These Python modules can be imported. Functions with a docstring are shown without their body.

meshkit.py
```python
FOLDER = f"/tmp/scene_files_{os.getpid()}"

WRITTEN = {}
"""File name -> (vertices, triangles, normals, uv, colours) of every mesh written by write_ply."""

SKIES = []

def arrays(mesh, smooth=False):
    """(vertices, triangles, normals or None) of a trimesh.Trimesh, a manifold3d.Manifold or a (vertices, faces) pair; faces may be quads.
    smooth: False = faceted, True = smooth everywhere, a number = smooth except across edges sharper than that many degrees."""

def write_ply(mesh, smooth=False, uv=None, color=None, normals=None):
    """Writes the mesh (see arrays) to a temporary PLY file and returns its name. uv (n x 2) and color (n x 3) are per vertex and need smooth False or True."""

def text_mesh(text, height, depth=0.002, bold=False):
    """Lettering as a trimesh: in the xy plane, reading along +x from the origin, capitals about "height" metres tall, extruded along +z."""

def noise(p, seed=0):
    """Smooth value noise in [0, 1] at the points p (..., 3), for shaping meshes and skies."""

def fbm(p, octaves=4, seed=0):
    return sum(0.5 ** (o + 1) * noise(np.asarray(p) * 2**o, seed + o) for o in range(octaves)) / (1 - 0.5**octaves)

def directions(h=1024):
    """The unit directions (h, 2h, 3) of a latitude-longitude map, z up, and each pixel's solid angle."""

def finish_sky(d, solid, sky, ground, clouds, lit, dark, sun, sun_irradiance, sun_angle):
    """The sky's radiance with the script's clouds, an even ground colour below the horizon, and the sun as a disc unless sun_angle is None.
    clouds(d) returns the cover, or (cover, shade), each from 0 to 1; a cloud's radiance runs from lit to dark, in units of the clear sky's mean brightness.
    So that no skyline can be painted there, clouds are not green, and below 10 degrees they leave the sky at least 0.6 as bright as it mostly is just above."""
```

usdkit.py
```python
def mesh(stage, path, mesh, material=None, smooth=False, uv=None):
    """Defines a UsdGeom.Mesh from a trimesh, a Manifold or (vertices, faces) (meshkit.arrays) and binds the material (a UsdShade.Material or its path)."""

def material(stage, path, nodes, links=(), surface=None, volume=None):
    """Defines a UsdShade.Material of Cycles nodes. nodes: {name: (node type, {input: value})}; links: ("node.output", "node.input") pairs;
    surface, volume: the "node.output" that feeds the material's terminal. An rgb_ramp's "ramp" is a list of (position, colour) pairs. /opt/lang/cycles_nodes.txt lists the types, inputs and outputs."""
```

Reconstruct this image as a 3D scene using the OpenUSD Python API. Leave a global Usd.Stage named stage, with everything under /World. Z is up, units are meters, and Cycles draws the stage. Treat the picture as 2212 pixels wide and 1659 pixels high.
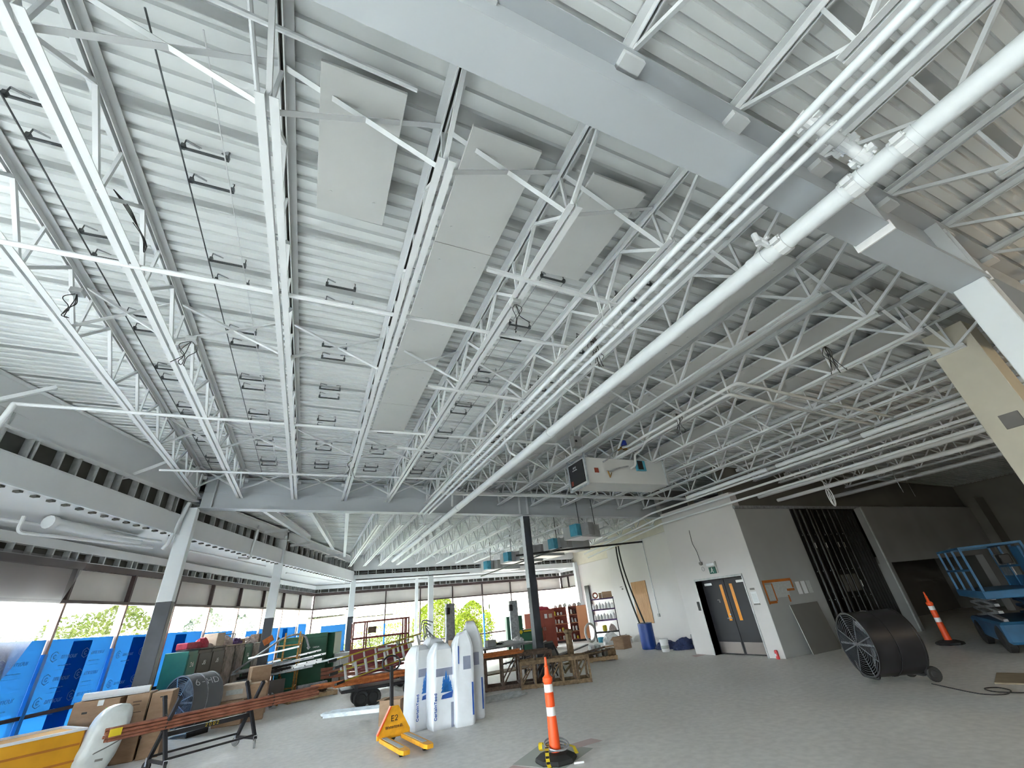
import math, random
import numpy as np, trimesh, usdkit, meshkit
from pxr import Usd, UsdGeom, UsdLux, UsdShade, Gf, Sdf

stage = Usd.Stage.CreateInMemory()
UsdGeom.SetStageUpAxis(stage, 'Z')
UsdGeom.SetStageMetersPerUnit(stage, 1.0)
UsdGeom.Xform.Define(stage, '/World')
stage.SetDefaultPrim(stage.GetPrimAtPath('/World'))
random.seed(7)
rng = np.random.default_rng(7)

# ------------------------------------------------------------------ camera
FOC, EYE = 882.7, np.array([0, 0, 1.8])
_rv = np.array([1.02811357, -0.300422493, 0.323864352])
_th = np.linalg.norm(_rv); _k = _rv / _th
_K = np.array([[0, -_k[2], _k[1]], [_k[2], 0, -_k[0]], [-_k[1], _k[0], 0]])
RM = np.eye(3) + math.sin(_th) * _K + (1 - math.cos(_th)) * _K @ _K      # rows: right, down, forward
cam = UsdGeom.Camera.Define(stage, '/World/camera')
cam.CreateHorizontalApertureAttr(36.0)
cam.CreateVerticalApertureAttr(27.0)
cam.CreateFocalLengthAttr(36.0 * FOC / 2212)
cam.CreateClippingRangeAttr(Gf.Vec2f(0.05, 2000))
_m = np.eye(4); _m[0, :3] = RM[0]; _m[1, :3] = -RM[1]; _m[2, :3] = -RM[2]; _m[3, :3] = EYE
cam.AddTransformOp().Set(Gf.Matrix4d(*map(float, _m.ravel())))
cam.CreateExposureAttr(EXPO := 1.22)

# ------------------------------------------------------------------ sky, sun, the lamp of the next room
sky = UsdLux.DomeLight.Define(stage, '/World/sky')
sky.CreateColorAttr(Gf.Vec3f(0.90, 0.968, 1.0)); sky.CreateIntensityAttr(4.2)
sun = UsdLux.DistantLight.Define(stage, '/World/sun')
sun.CreateColorAttr(Gf.Vec3f(1.0, 0.93, 0.82)); sun.CreateIntensityAttr(2.8); sun.CreateAngleAttr(0.6)
sun.AddRotateXYZOp().Set(Gf.Vec3f(20, 40, 0))

lamp = UsdLux.SphereLight.Define(stage, '/World/site_lamp_glow')
lamp.CreateRadiusAttr(.09); lamp.CreateColorAttr(Gf.Vec3f(1.0, .74, .42)); lamp.CreateIntensityAttr(190.)
lamp.AddTranslateOp().Set(Gf.Vec3d(10.2, -1.6, 3.6))

# ------------------------------------------------------------------ looks
LK = '/World/Looks/'
UsdGeom.Scope.Define(stage, '/World/Looks')
M = {}
def pm(name, col, rough=.5, metal=0., var=.12, scale=4., bump=0., bscale=60., spec=.5, coat=0., space='object', detail=4.):
    """A painted, metal, wood or fabric surface: colour varied by noise, optional fine relief."""
    c = np.array(col, float)
    n = {'tc': ('texture_coordinate', {}), 'g': ('geometry', {}), 'n': ('noise_texture', {'scale': scale, 'detail': detail}),
         'r': ('rgb_ramp', {'ramp': [(0.25, tuple(c * (1 - var))), (0.75, tuple(np.minimum(c * (1 + var * .6), 1)))]}),
         'p': ('principled_bsdf', {'roughness': rough, 'metallic': metal, 'specular_ior_level': spec, 'coat_weight': coat})}
    src = 'tc.object' if space == 'object' else 'g.position'
    l = [(src, 'n.vector'), ('n.fac', 'r.fac'), ('r.color', 'p.base_color')]
    if bump:
        n['n2'] = ('noise_texture', {'scale': bscale, 'detail': 3.}); n['b'] = ('bump', {'strength': bump, 'distance': .01})
        l += [(src, 'n2.vector'), ('n2.fac', 'b.height'), ('b.normal', 'p.normal')]
    M[name] = usdkit.material(stage, LK + name, n, l, surface='p.BSDF')
    return M[name]

def streaked(name, c1, c2, rough=.5, metal=0., sx=(1, 1, 12), scale=3., lo=.35, hi=.65, bump=0., space='object'):
    """Two tones blended by stretched noise: wood grain, dirt, rust, galvanising."""
    n = {'tc': ('texture_coordinate', {}), 'g': ('geometry', {}), 'm': ('mapping', {'scale': sx}), 'n': ('noise_texture', {'scale': scale, 'detail': 6., 'roughness': .6}),
         'r': ('rgb_ramp', {'ramp': [(lo, c1), (hi, c2)]}), 'p': ('principled_bsdf', {'roughness': rough, 'metallic': metal})}
    l = [('tc.object' if space == 'object' else 'g.position', 'm.vector'), ('m.vector', 'n.vector'), ('n.fac', 'r.fac'), ('r.color', 'p.base_color')]
    if bump:
        n['b'] = ('bump', {'strength': bump, 'distance': .01}); l += [('n.fac', 'b.height'), ('b.normal', 'p.normal')]
    M[name] = usdkit.material(stage, LK + name, n, l, surface='p.BSDF')

pm('white_paint', (.65, .665, .675), .45, var=.04, scale=2, space='world')
pm('girder_paint', (.44, .465, .49), .5, var=.04, scale=1.5, space='world')
pm('deck_paint', (.68, .70, .70), .5, var=.06, scale=1.3, space='world')
pm('wall_white', (.57, .545, .535), .6, var=.05, scale=.8, space='world', bump=.05)
pm('wall_grey', (.33, .335, .325), .7, var=.10, scale=.9, space='world')
pm('wall_raw', (.14, .137, .125), .8, var=.18, scale=.8, space='world')
pm('wall_raw2', (.24, .24, .235), .8, var=.15, scale=.8, space='world')
pm('beige_board', (.55, .51, .42), .7, var=.06, space='world')
pm('column_white', (.66, .69, .71), .5, var=.05, scale=2, space='world')
pm('column_dark', (.040, .045, .055), .5, var=.35, scale=3, space='world')
pm('panel_white', (.56, .565, .555), .55, var=.03, scale=3)
pm('stud_metal', (.46, .47, .47), .4, .35, var=.25, scale=8, space='world')
pm('sheathing', (.085, .085, .075), .8, var=.3, scale=3, space='world')
pm('mullion_dark', (.050, .030, .030), .45, var=.2, scale=5, space='world')
pm('mullion_tan', (.36, .25, .215), .55, var=.12, scale=3, space='world')
pm('blind_board', (.56, .53, .50), .35, var=.12, scale=1.2, space='world')
pm('black_steel', (.022, .022, .026), .45, .2, var=.3, scale=9)
pm('black_rubber', (.02, .02, .02), .8, var=.3, scale=12)
pm('grey_rubber', (.22, .22, .22), .8, var=.25, scale=10)
pm('dark_bracket', (.10, .11, .115), .4, .6, var=.3, scale=9)
streaked('galvanized', (.42, .46, .49), (.62, .66, .69), .38, .75, (1, 1, 1), 9)
streaked('galv_dull', (.24, .25, .26), (.40, .41, .43), .5, .5, (2, 2, 2), 6)
streaked('aluminium', (.50, .50, .51), (.68, .68, .69), .35, .6, (1, 9, 1), 5)
streaked('rust_pipe', (.19, .062, .035), (.33, .125, .075), .62, .1, (2, 2, 8), 3)
streaked('orange_steel', (.36, .10, .03), (.62, .20, .06), .55, .1, (3, 3, 3), 3)
streaked('rusty_yellow', (.17, .075, .02), (.45, .24, .035), .6, .1, (3, 3, 5), 4)
streaked('cardboard', (.30, .19, .115), (.38, .25, .16), .85, 0, (1, 1, 3), 3)
streaked('cardboard_pale', (.42, .33, .25), (.54, .44, .35), .85, 0, (1, 1, 3), 3)
streaked('plywood', (.37, .19, .075), (.50, .28, .125), .65, 0, (7, 7, .8), 4, bump=.05)
streaked('pine', (.40, .27, .15), (.56, .41, .25), .7, 0, (3, 14, 3), 3)
streaked('old_wood', (.13, .085, .045), (.27, .185, .105), .8, 0, (6, 6, 6), 2, bump=.1)
streaked('dark_wood', (.05, .032, .024), (.13, .085, .06), .8, 0, (5, 5, 5), 3)
pm('yellow_paint', (.80, .37, .015), .5, var=.2, scale=9)
pm('yellow_box', (.70, .33, .01), .55, var=.12, scale=3)
pm('orange_side', (.48, .17, .02), .6, var=.12, scale=3)
pm('cone_orange', (.90, .09, .012), .45, var=.08, scale=6)
pm('cone_dark_orange', (.70, .05, .01), .5, var=.08, scale=6)
pm('reflective_white', (.84, .82, .82), .35, var=.04, scale=20)
pm('fan_grey', (.13, .135, .145), .5, .1, var=.1, scale=3)
pm('fan_black', (.016, .016, .019), .42, .1, var=.25, scale=3)
pm('guard_dark', (.07, .075, .085), .5, .3, var=.2, scale=20)
pm('floor_green', (.40, .425, .395), .6, var=.08, scale=2, space='world')
pm('floor_pink', (.55, .42, .41), .6, var=.10, scale=5, space='world')
pm('wire_grey', (.30, .36, .40), .45, .5, var=.15, scale=20)
pm('box_green', (.012, .085, .045), .5, var=.25, scale=3)
pm('box_teal', (.012, .135, .10), .5, var=.2, scale=3)
pm('box_dark', (.055, .053, .045), .55, var=.25, scale=3)
streaked('box_worn', (.13, .105, .09), (.42, .33, .29), .6, .1, (2, 2, 1.4), 2.2)
pm('red_metal', (.27, .045, .025), .5, var=.2, scale=3)
pm('orange_door', (.60, .26, .12), .5, var=.1, scale=2)
pm('salmon_door', (.62, .20, .14), .5, var=.12, scale=2)
pm('lift_red', (.17, .018, .022), .5, var=.2, scale=5)
pm('lift_blue', (.018, .105, .22), .5, var=.3, scale=3)
pm('ladder_yellow', (.36, .29, .025), .5, var=.2, scale=8)
pm('barrel_blue', (.012, .055, .27), .4, var=.15, scale=3)
pm('tarp_blue', (.03, .045, .13), .7, var=.4, scale=9, bump=.4, bscale=14)
pm('pail_white', (.74, .74, .75), .4, var=.05, scale=6)
pm('pail_grey', (.30, .30, .30), .5, var=.15, scale=6)
pm('bag_white', (.74, .76, .80), .35, var=.07, scale=5, bump=.25, bscale=14)
pm('bag_blue', (.02, .085, .36), .4, var=.15, scale=8)
pm('bag_mid_blue', (.02, .17, .52), .4, var=.15, scale=8)
pm('bag_grey', (.25, .27, .36), .4, var=.12, scale=8)
pm('wrap_white', (.60, .62, .60), .3, var=.14, scale=5, bump=.5, bscale=9)
pm('paper_white', (.70, .71, .72), .75, var=.04, scale=8)
pm('paper_tint', (.45, .47, .46), .75, var=.15, scale=20)
pm('tape_orange', (.45, .13, .02), .6, var=.2, scale=12)
pm('label_green', (.10, .62, .09), .6, var=.05)
pm('label_yellow', (.70, .52, .02), .6, var=.08)
pm('print_black', (.02, .02, .02), .6, var=.1)
pm('print_grey', (.16, .15, .14), .6, var=.1)
pm('print_white', (.80, .82, .82), .6, var=.04)
pm('print_brown', (.13, .08, .05), .7, var=.1)
pm('sign_green', (.008, .095, .07), .4, var=.08)
pm('red_plastic', (.45, .02, .025), .4, var=.1)
pm('brass', (.36, .20, .06), .3, .8, var=.2, scale=12)
pm('valve_blue', (.01, .035, .30), .35, var=.1)
pm('heater_blue', (.06, .30, .42), .35, var=.35, scale=6)
pm('heater_grey', (.42, .43, .44), .45, .3, var=.08)
pm('door_black', (.020, .020, .024), .5, var=.12, scale=2, space='world')
pm('amber_glass', (.80, .30, .02), .25, var=.12, scale=2)
pm('kick_steel', (.62, .55, .52), .22, .9, var=.12, scale=2)
pm('satin_steel', (.55, .55, .56), .3, .8, var=.1)
pm('conduit_black', (.02, .02, .02), .5, var=.1)
pm('skin_cloth', (.46, .37, .34), .8, var=.4, scale=20, bump=.4, bscale=20)
pm('purple_cloth', (.10, .05, .16), .8, var=.3, scale=14)
pm('red_cloth', (.42, .03, .06), .7, var=.35, scale=14)
pm('white_junk', (.62, .60, .61), .6, var=.2, scale=12)
pm('yellow_plastic', (.62, .52, .03), .4, var=.1)
pm('dusty_floor_board', (.30, .24, .16), .8, var=.2, scale=4)
pm('tyre_white', (.56, .53, .52), .6, var=.15, scale=8)
pm('blue_wrap', (.01, .19, .62), .35, var=.1)
# concrete floor: power-trowelled, dusty, a few faint red chalk marks
usdkit.material(stage, LK + 'concrete', {
    'g': ('geometry', {}), 'n1': ('noise_texture', {'scale': .45, 'detail': 6.}), 'n2': ('noise_texture', {'scale': 9., 'detail': 5.}), 'n3': ('noise_texture', {'scale': 160., 'detail': 2.}),
    'r1': ('rgb_ramp', {'ramp': [(.3, (.66, .64, .62)), (.7, (.78, .765, .745))]}), 'r2': ('rgb_ramp', {'ramp': [(.35, (.86, .86, .86)), (.65, (1, 1, 1))]}),
    'mx': ('mix_color', {'blend_type': 'multiply', 'fac': 1.}), 'rr': ('rgb_ramp', {'ramp': [(.3, (.42, .42, .42)), (.7, (.62, .62, .62))]}),
    'b': ('bump', {'strength': .12, 'distance': .004}), 'p': ('principled_bsdf', {'specular_ior_level': .45})},
    [('g.position', 'n1.vector'), ('g.position', 'n2.vector'), ('g.position', 'n3.vector'), ('n1.fac', 'r1.fac'), ('n2.fac', 'r2.fac'), ('r1.color', 'mx.a'), ('r2.color', 'mx.b'),
     ('mx.result', 'p.base_color'), ('n1.fac', 'rr.fac'), ('rr.color', 'p.roughness'), ('n3.fac', 'b.height'), ('b.normal', 'p.normal')], surface='p.BSDF')
M['concrete'] = UsdShade.Material.Get(stage, LK + 'concrete')
def pane(name, tint, gl=.06):
    M[name] = usdkit.material(stage, LK + name, {'t': ('transparent_bsdf', {'color': tint}), 'g': ('glossy_bsdf', {'color': (.9, .95, 1), 'roughness': .02}), 'f': ('layer_weight', {'blend': .5}), 'pw': ('math', {'math_type': 'power', 'value2': 5.}), 'ma': ('math', {'math_type': 'multiply_add', 'value2': .9, 'value3': .05}), 'm': ('mix_closure', {})},
        [('f.facing', 'pw.value1'), ('pw.value', 'ma.value1'), ('ma.value', 'm.fac'), ('t.BSDF', 'm.closure1'), ('g.BSDF', 'm.closure2')], surface='m.closure')
pane('window_glass', (.96, .98, .97))
def film(name, tint, dif, mixd):
    M[name] = usdkit.material(stage, LK + name, {'t': ('transparent_bsdf', {'color': tint}), 'tl': ('translucent_bsdf', {'color': dif}), 'd': ('diffuse_bsdf', {'color': dif}), 'm0': ('mix_closure', {'fac': .4}), 'm': ('mix_closure', {'fac': mixd})},
        [('tl.BSDF', 'm0.closure1'), ('d.BSDF', 'm0.closure2'), ('t.BSDF', 'm.closure1'), ('m0.closure', 'm.closure2')], surface='m.closure')
film('blue_film', (.07, .22, .38), (.08, .19, .33), .5)
film('blue_film_double', (.004, .19, .42), (.004, .17, .40), .50)
film('film_print', (.22, .42, .52), (.26, .45, .55), .75)
film('poly_sheet', (.80, .78, .79), (.40, .385, .39), .42)
film('clear_wrap', (.72, .80, .78), (.66, .70, .68), .4)
film('mesh_guard', (.55, .56, .58), (.25, .26, .28), .35)
def leafy(name, a, b):
    M[name] = usdkit.material(stage, LK + name, {'oi': ('geometry', {}), 'n': ('noise_texture', {'scale': .9, 'detail': 3.}), 'r': ('rgb_ramp', {'ramp': [(.3, a), (.7, b)]}), 'd': ('diffuse_bsdf', {}), 't': ('translucent_bsdf', {}), 'm': ('mix_closure', {'fac': .35})},
        [('oi.position', 'n.vector'), ('n.fac', 'r.fac'), ('r.color', 'd.color'), ('r.color', 't.color'), ('d.BSDF', 'm.closure1'), ('t.BSDF', 'm.closure2')], surface='m.closure')
leafy('leaf_bright', (0.0525, 0.0735, 0.0056), (0.1050, 0.1260, 0.0126))
leafy('leaf_olive', (0.0315, 0.0420, 0.0105), (0.0700, 0.0770, 0.0210))
leafy('leaf_dark', (0.0175, 0.0315, 0.0210), (0.0420, 0.0595, 0.0385))
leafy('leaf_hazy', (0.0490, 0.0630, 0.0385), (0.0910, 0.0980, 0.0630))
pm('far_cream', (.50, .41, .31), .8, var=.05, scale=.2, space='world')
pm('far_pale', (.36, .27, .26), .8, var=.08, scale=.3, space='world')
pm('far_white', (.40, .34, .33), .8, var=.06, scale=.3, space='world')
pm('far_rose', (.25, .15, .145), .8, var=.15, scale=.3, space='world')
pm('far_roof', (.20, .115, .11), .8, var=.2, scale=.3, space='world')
pm('far_mauve', (.12, .098, .12), .8, var=.08, scale=.2, space='world')
pm('far_window', (.08, .075, .085), .3, var=.3, scale=.5, space='world')
pm('far_ground', (.30, .27, .23), .9, var=.15, scale=.2, space='world')
pm('far_grass', (.08, .105, .02), .9, var=.3, scale=.3, space='world')
pm('far_hill', (.155, .13, .075), .9, var=.3, scale=.06, space='world')
pm('far_pole', (.20, .16, .13), .8, var=.2)
pm('bark', (.10, .075, .055), .9, var=.3, scale=6)

# ------------------------------------------------------------------ mesh helpers: a mesh is (vertices, triangles)
def join(*ms):
    v, f, n = [], [], 0
    for m in ms:
        if isinstance(m, list): m = join(*m)
        v.append(m[0]); f.append(m[1] + n); n += len(m[0])
    return np.vstack(v), np.vstack(f)
def mv(m, t=(0, 0, 0), rz=0., rx=0., ry=0.):
    v = np.array(m[0], float)
    for a, i, j in ((rx, 1, 2), (ry, 2, 0), (rz, 0, 1)):
        if a:
            c, s = math.cos(a), math.sin(a); x, y = v[:, i].copy(), v[:, j].copy()
            v[:, i], v[:, j] = c * x - s * y, s * x + c * y
    return v + np.array(t, float), m[1]
_BF = np.array([[0, 2, 1], [0, 3, 2], [4, 5, 6], [4, 6, 7], [0, 1, 5], [0, 5, 4], [1, 2, 6], [1, 6, 5], [2, 3, 7], [2, 7, 6], [3, 0, 4], [3, 4, 7]])
def box(sx, sy, sz, c=(0, 0, 0), base=False):
    """A box centred on c (base=True: standing on c)."""
    x, y, z = sx / 2, sy / 2, sz / 2
    v = np.array([[-x, -y, -z], [x, -y, -z], [x, y, -z], [-x, y, -z], [-x, -y, z], [x, -y, z], [x, y, z], [-x, y, z]]) + np.array(c, float)
    if base: v[:, 2] += z
    return v, _BF.copy()
def span(x0, x1, y0, y1, z0, z1):
    return box(x1 - x0, y1 - y0, z1 - z0, ((x0 + x1) / 2, (y0 + y1) / 2, (z0 + z1) / 2))
def cbox(sx, sy, sz, c=(0, 0, 0), b=.01, base=False):
    """A box with chamfered edges."""
    x, y, z = sx / 2, sy / 2, sz / 2
    b = min(b, .45 * min(sx, sy, sz)); p = []
    for i in (-1, 1):
        for j in (-1, 1):
            for k in (-1, 1):
                p += [(i * x, j * (y - b), k * (z - b)), (i * (x - b), j * y, k * (z - b)), (i * (x - b), j * (y - b), k * z)]
    h = trimesh.convex.convex_hull(np.array(p))
    v = np.array(h.vertices) + np.array(c, float)
    if base: v[:, 2] += z
    return v, np.array(h.faces)
def frame3(p, q, up=(0, 0, 1)):
    p, q = np.array(p, float), np.array(q, float); t = q - p; L = np.linalg.norm(t); t /= L
    up = np.array(up, float)
    if abs(t @ up) > .98: up = np.array([1., 0, 0])
    s = np.cross(t, up); s /= np.linalg.norm(s); return p, t, s, np.cross(s, t), L
def prof(pts, p, q, up=(0, 0, 1)):
    """Extrudes a convex-or-not 2D outline (side, up) from p to q."""
    o, t, s, u, L = frame3(p, q, up)
    poly = np.array(pts, float); n = len(poly)
    tri = trimesh.creation.triangulate_polygon(__import__('shapely').Polygon(poly), engine='earcut')
    pv, pf = np.array(tri[0]), np.array(tri[1])
    V = np.vstack([o + pv[:, :1] * s + pv[:, 1:2] * u, o + t * L + pv[:, :1] * s + pv[:, 1:2] * u,
                   o + poly[:, :1] * s + poly[:, 1:2] * u, o + t * L + poly[:, :1] * s + poly[:, 1:2] * u])
    k = len(pv); i = np.arange(n); j = (i + 1) % n
    a, b = 2 * k + i, 2 * k + j
    F = np.vstack([pf[:, ::-1], pf + k, np.stack([a, b, b + n], 1), np.stack([a, b + n, a + n], 1)])
    m = trimesh.Trimesh(V, F, process=False)
    if m.volume < 0: F = F[:, ::-1]
    return V, F
def bar(p, q, w, h=None, up=(0, 0, 1)):
    h = h or w
    o, t, s, u, L = frame3(p, q, up)
    V = [o + a * t * L + i * s * w / 2 + j * u * h / 2 for a in (0, 1) for i, j in ((-1, -1), (1, -1), (1, 1), (-1, 1))]
    return np.array(V), _BF[:, ::-1].copy() if np.linalg.det(np.array([s, u, t])) < 0 else _BF.copy()
def tube(pts, r, n=8, caps=True):
    P = np.array(pts, float); T = np.gradient(P, axis=0) if len(P) > 2 else np.repeat([P[1] - P[0]], 2, 0)
    T /= np.linalg.norm(T, axis=1, keepdims=True) + 1e-12
    a = np.cross(T[0], [0, 0, 1.] if abs(T[0][2]) < .9 else [1., 0, 0]); a /= np.linalg.norm(a)
    R = np.broadcast_to(r, (len(P),)); V = []
    ang = np.arange(n) * 2 * math.pi / n
    for i in range(len(P)):
        a = a - (a @ T[i]) * T[i]; a /= np.linalg.norm(a); b = np.cross(T[i], a)
        V.append(P[i] + R[i] * (np.cos(ang)[:, None] * a + np.sin(ang)[:, None] * b))
    V = np.vstack(V); F = []
    i, j = np.meshgrid(np.arange(len(P) - 1), np.arange(n), indexing='ij'); i, j = i.ravel(), j.ravel(); k = (j + 1) % n
    F = [np.stack([i * n + j, i * n + k, (i + 1) * n + k], 1), np.stack([i * n + j, (i + 1) * n + k, (i + 1) * n + j], 1)]
    if caps:
        q = np.arange(1, n - 1); z = np.zeros_like(q); o = (len(P) - 1) * n
        F += [np.stack([z, q + 1, q], 1), np.stack([z + o, q + o, q + 1 + o], 1)]
    return V, np.vstack(F)
def cyl(p, q, r, n=16): return tube([p, q], r, n)
def lathe(pr, n=24, c=(0, 0, 0), axis='z'):
    """Turns a profile [(radius, height), ...] about the axis."""
    pr = np.array(pr, float); ang = np.arange(n) * 2 * math.pi / n
    V = np.vstack([np.stack([r * np.cos(ang), r * np.sin(ang), np.full(n, z)], 1) for r, z in pr]); m = len(pr)
    i, j = np.meshgrid(np.arange(m - 1), np.arange(n), indexing='ij'); i, j = i.ravel(), j.ravel(); k = (j + 1) % n
    F = np.vstack([np.stack([i * n + j, i * n + k, (i + 1) * n + k], 1), np.stack([i * n + j, (i + 1) * n + k, (i + 1) * n + j], 1)])
    if axis == 'x': V = V[:, [2, 0, 1]]
    if axis == 'y': V = V[:, [1, 2, 0]]
    return V + np.array(c, float), F
def ext(poly, h, z=0.):
    m = trimesh.creation.extrude_polygon(__import__('shapely').Polygon(poly), h, engine='earcut')
    return np.array(m.vertices) + [0, 0, z], np.array(m.faces)
def ring(R, r, n=24, k=6, c=(0, 0, 0), axis='z'):
    a = np.arange(k) * 2 * math.pi / k
    pr = [(R + r * math.cos(x), r * math.sin(x)) for x in a] + [(R + r, 0)]
    return lathe(pr, n, c, axis)
def blob(sx, sy, sz, c=(0, 0, 0), amp=.25, fr=2.2, seed=0, sub=3, flat=True):
    """A soft heap: a noisy ellipsoid, flat underneath."""
    s = trimesh.creation.icosphere(sub); v = np.array(s.vertices)
    d = 1 + amp * (2 * meshkit.fbm(v * fr + seed * 7.3, 3, seed) - 1)
    v = v * d[:, None] * [sx / 2, sy / 2, sz]
    if flat: v[:, 2] = np.maximum(v[:, 2], 0)
    return v + np.array(c, float), np.array(s.faces)
def text(s, h, depth=.002, bold=False):
    m = meshkit.text_mesh(s, h, depth, bold); v = np.array(m.vertices); v[:, 0] -= v[:, 0].mean() * 0 + (v[:, 0].max() + v[:, 0].min()) / 2
    return v, np.array(m.faces)
def upright(m, t=(0, 0, 0), face=0., tilt=0.):
    """Stands flat xy artwork up so that it faces the heading face (0 = towards -y)."""
    m = mv(m, rx=math.pi / 2 + tilt); return mv(m, t, rz=face)
def ibeam(p, q, H, bf, tf=.02, tw=.012, up=(0, 0, 1)):
    """A wide-flange beam whose top centre line runs from p to q."""
    b, w = bf / 2, tw / 2
    return prof([(-b, 0), (b, 0), (b, -tf), (w, -tf), (w, -H + tf), (b, -H + tf), (b, -H), (-b, -H), (-b, -H + tf), (-w, -H + tf), (-w, -tf), (-b, -tf)], p, q, up)

# ------------------------------------------------------------------ things, parts, sub-parts
_used = {}
def path_for(parent, name):
    k = (parent, name); n = _used.get(k, 0); _used[k] = n + 1
    return f'{parent}/{name}' + (f'_{n:03d}' if n else '')
def keys(prim, **kw):
    for k, v in kw.items():
        if v: prim.SetCustomDataByKey(k, v)
def thing(name, label, cat, loc=(0, 0, 0), rz=0., group=None, kind=None):
    x = UsdGeom.Xform.Define(stage, path_for('/World', name)); x.AddTranslateOp().Set(Gf.Vec3d(*map(float, loc)))
    if rz: x.AddRotateZOp().Set(math.degrees(rz))
    keys(x.GetPrim(), label=label, category=cat, group=group, kind=kind)
    return str(x.GetPath())
def part(root, name, mesh, mat, label=None, smooth=False, kind=None):
    g = usdkit.mesh(stage, path_for(root, name), mesh, M[mat], smooth)
    keys(g.GetPrim(), label=label, kind=kind)
    return str(g.GetPath())
def solid(name, mesh, mat, label, cat, group=None, kind=None, smooth=False):
    """A thing that is one mesh, set at its own base point."""
    v = np.array(mesh[0], float); b = np.array([(v[:, 0].min() + v[:, 0].max()) / 2, (v[:, 1].min() + v[:, 1].max()) / 2, v[:, 2].min()])
    g = usdkit.mesh(stage, path_for('/World', name), (v - b, mesh[1]), M[mat], smooth); g.AddTranslateOp().Set(Gf.Vec3d(*map(float, b)))
    keys(g.GetPrim(), label=label, category=cat, group=group, kind=kind)
    return str(g.GetPath())
def struct(name, label=None):
    x = UsdGeom.Xform.Define(stage, path_for('/World', name)); keys(x.GetPrim(), kind='structure', label=label)
    return str(x.GetPath())
def dup(src, label, loc, rz=0., group=None, scale=None):
    """Another thing of the same make: references the first one's parts."""
    p = stage.GetPrimAtPath(src); base = src.rsplit('/', 1)[1]
    while base[-3:].isdigit() and base[-4] == '_': base = base[:-4]
    x = UsdGeom.Xform.Define(stage, path_for('/World', base)); x.GetPrim().GetReferences().AddInternalReference(src)
    ops = UsdGeom.Xformable(x); ops.ClearXformOpOrder()
    ops.AddTranslateOp(opSuffix='own').Set(Gf.Vec3d(*map(float, loc)))
    if rz: ops.AddRotateZOp(opSuffix='own').Set(math.degrees(rz))
    if scale: ops.AddScaleOp(opSuffix='own').Set(Gf.Vec3f(*scale))
    x.GetPrim().SetInstanceable(True)
    was = p.GetCustomData()
    keys(x.GetPrim(), label=label, category=was['category'], group=group or was.get('group'))
    return str(x.GetPath())
def ray(x, y): return RM.T @ np.array([(x - 1106) / FOC, (y - 829.5) / FOC, 1.])
def on(x, y, z=0.):
    """The point of the level plane z that stands behind a pixel of the 2212 x 1659 photograph."""
    d = ray(x, y); return EYE + (z - 1.8) / d[2] * d
ORD = ['first', 'second', 'third', 'fourth', 'fifth', 'sixth', 'seventh', 'eighth', 'ninth', 'tenth', 'eleventh', 'twelfth', 'thirteenth', 'fourteenth', 'fifteenth', 'sixteenth', 'seventeenth', 'eighteenth', 'nineteenth', 'twentieth']
# ================================================================== the shell
def zdeck(x): return 5.71 - .022 * x            # underside of the roof deck: the roof falls to the right
CL = [(-9.7, -6.), (-3.1, 13.1), (-1.05, 18.), (2.05, 25.1)]      # line of the tall roof's left edge
def clx(y):
    for a, b in zip(CL, CL[1:]):
        if y <= b[1]: break
    return a[0] + (b[0] - a[0]) * (y - a[1]) / (b[1] - a[1])
GS = .349
def glx(y): return .3 + GS * (y - 26.7)          # line of the left glazing
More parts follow.
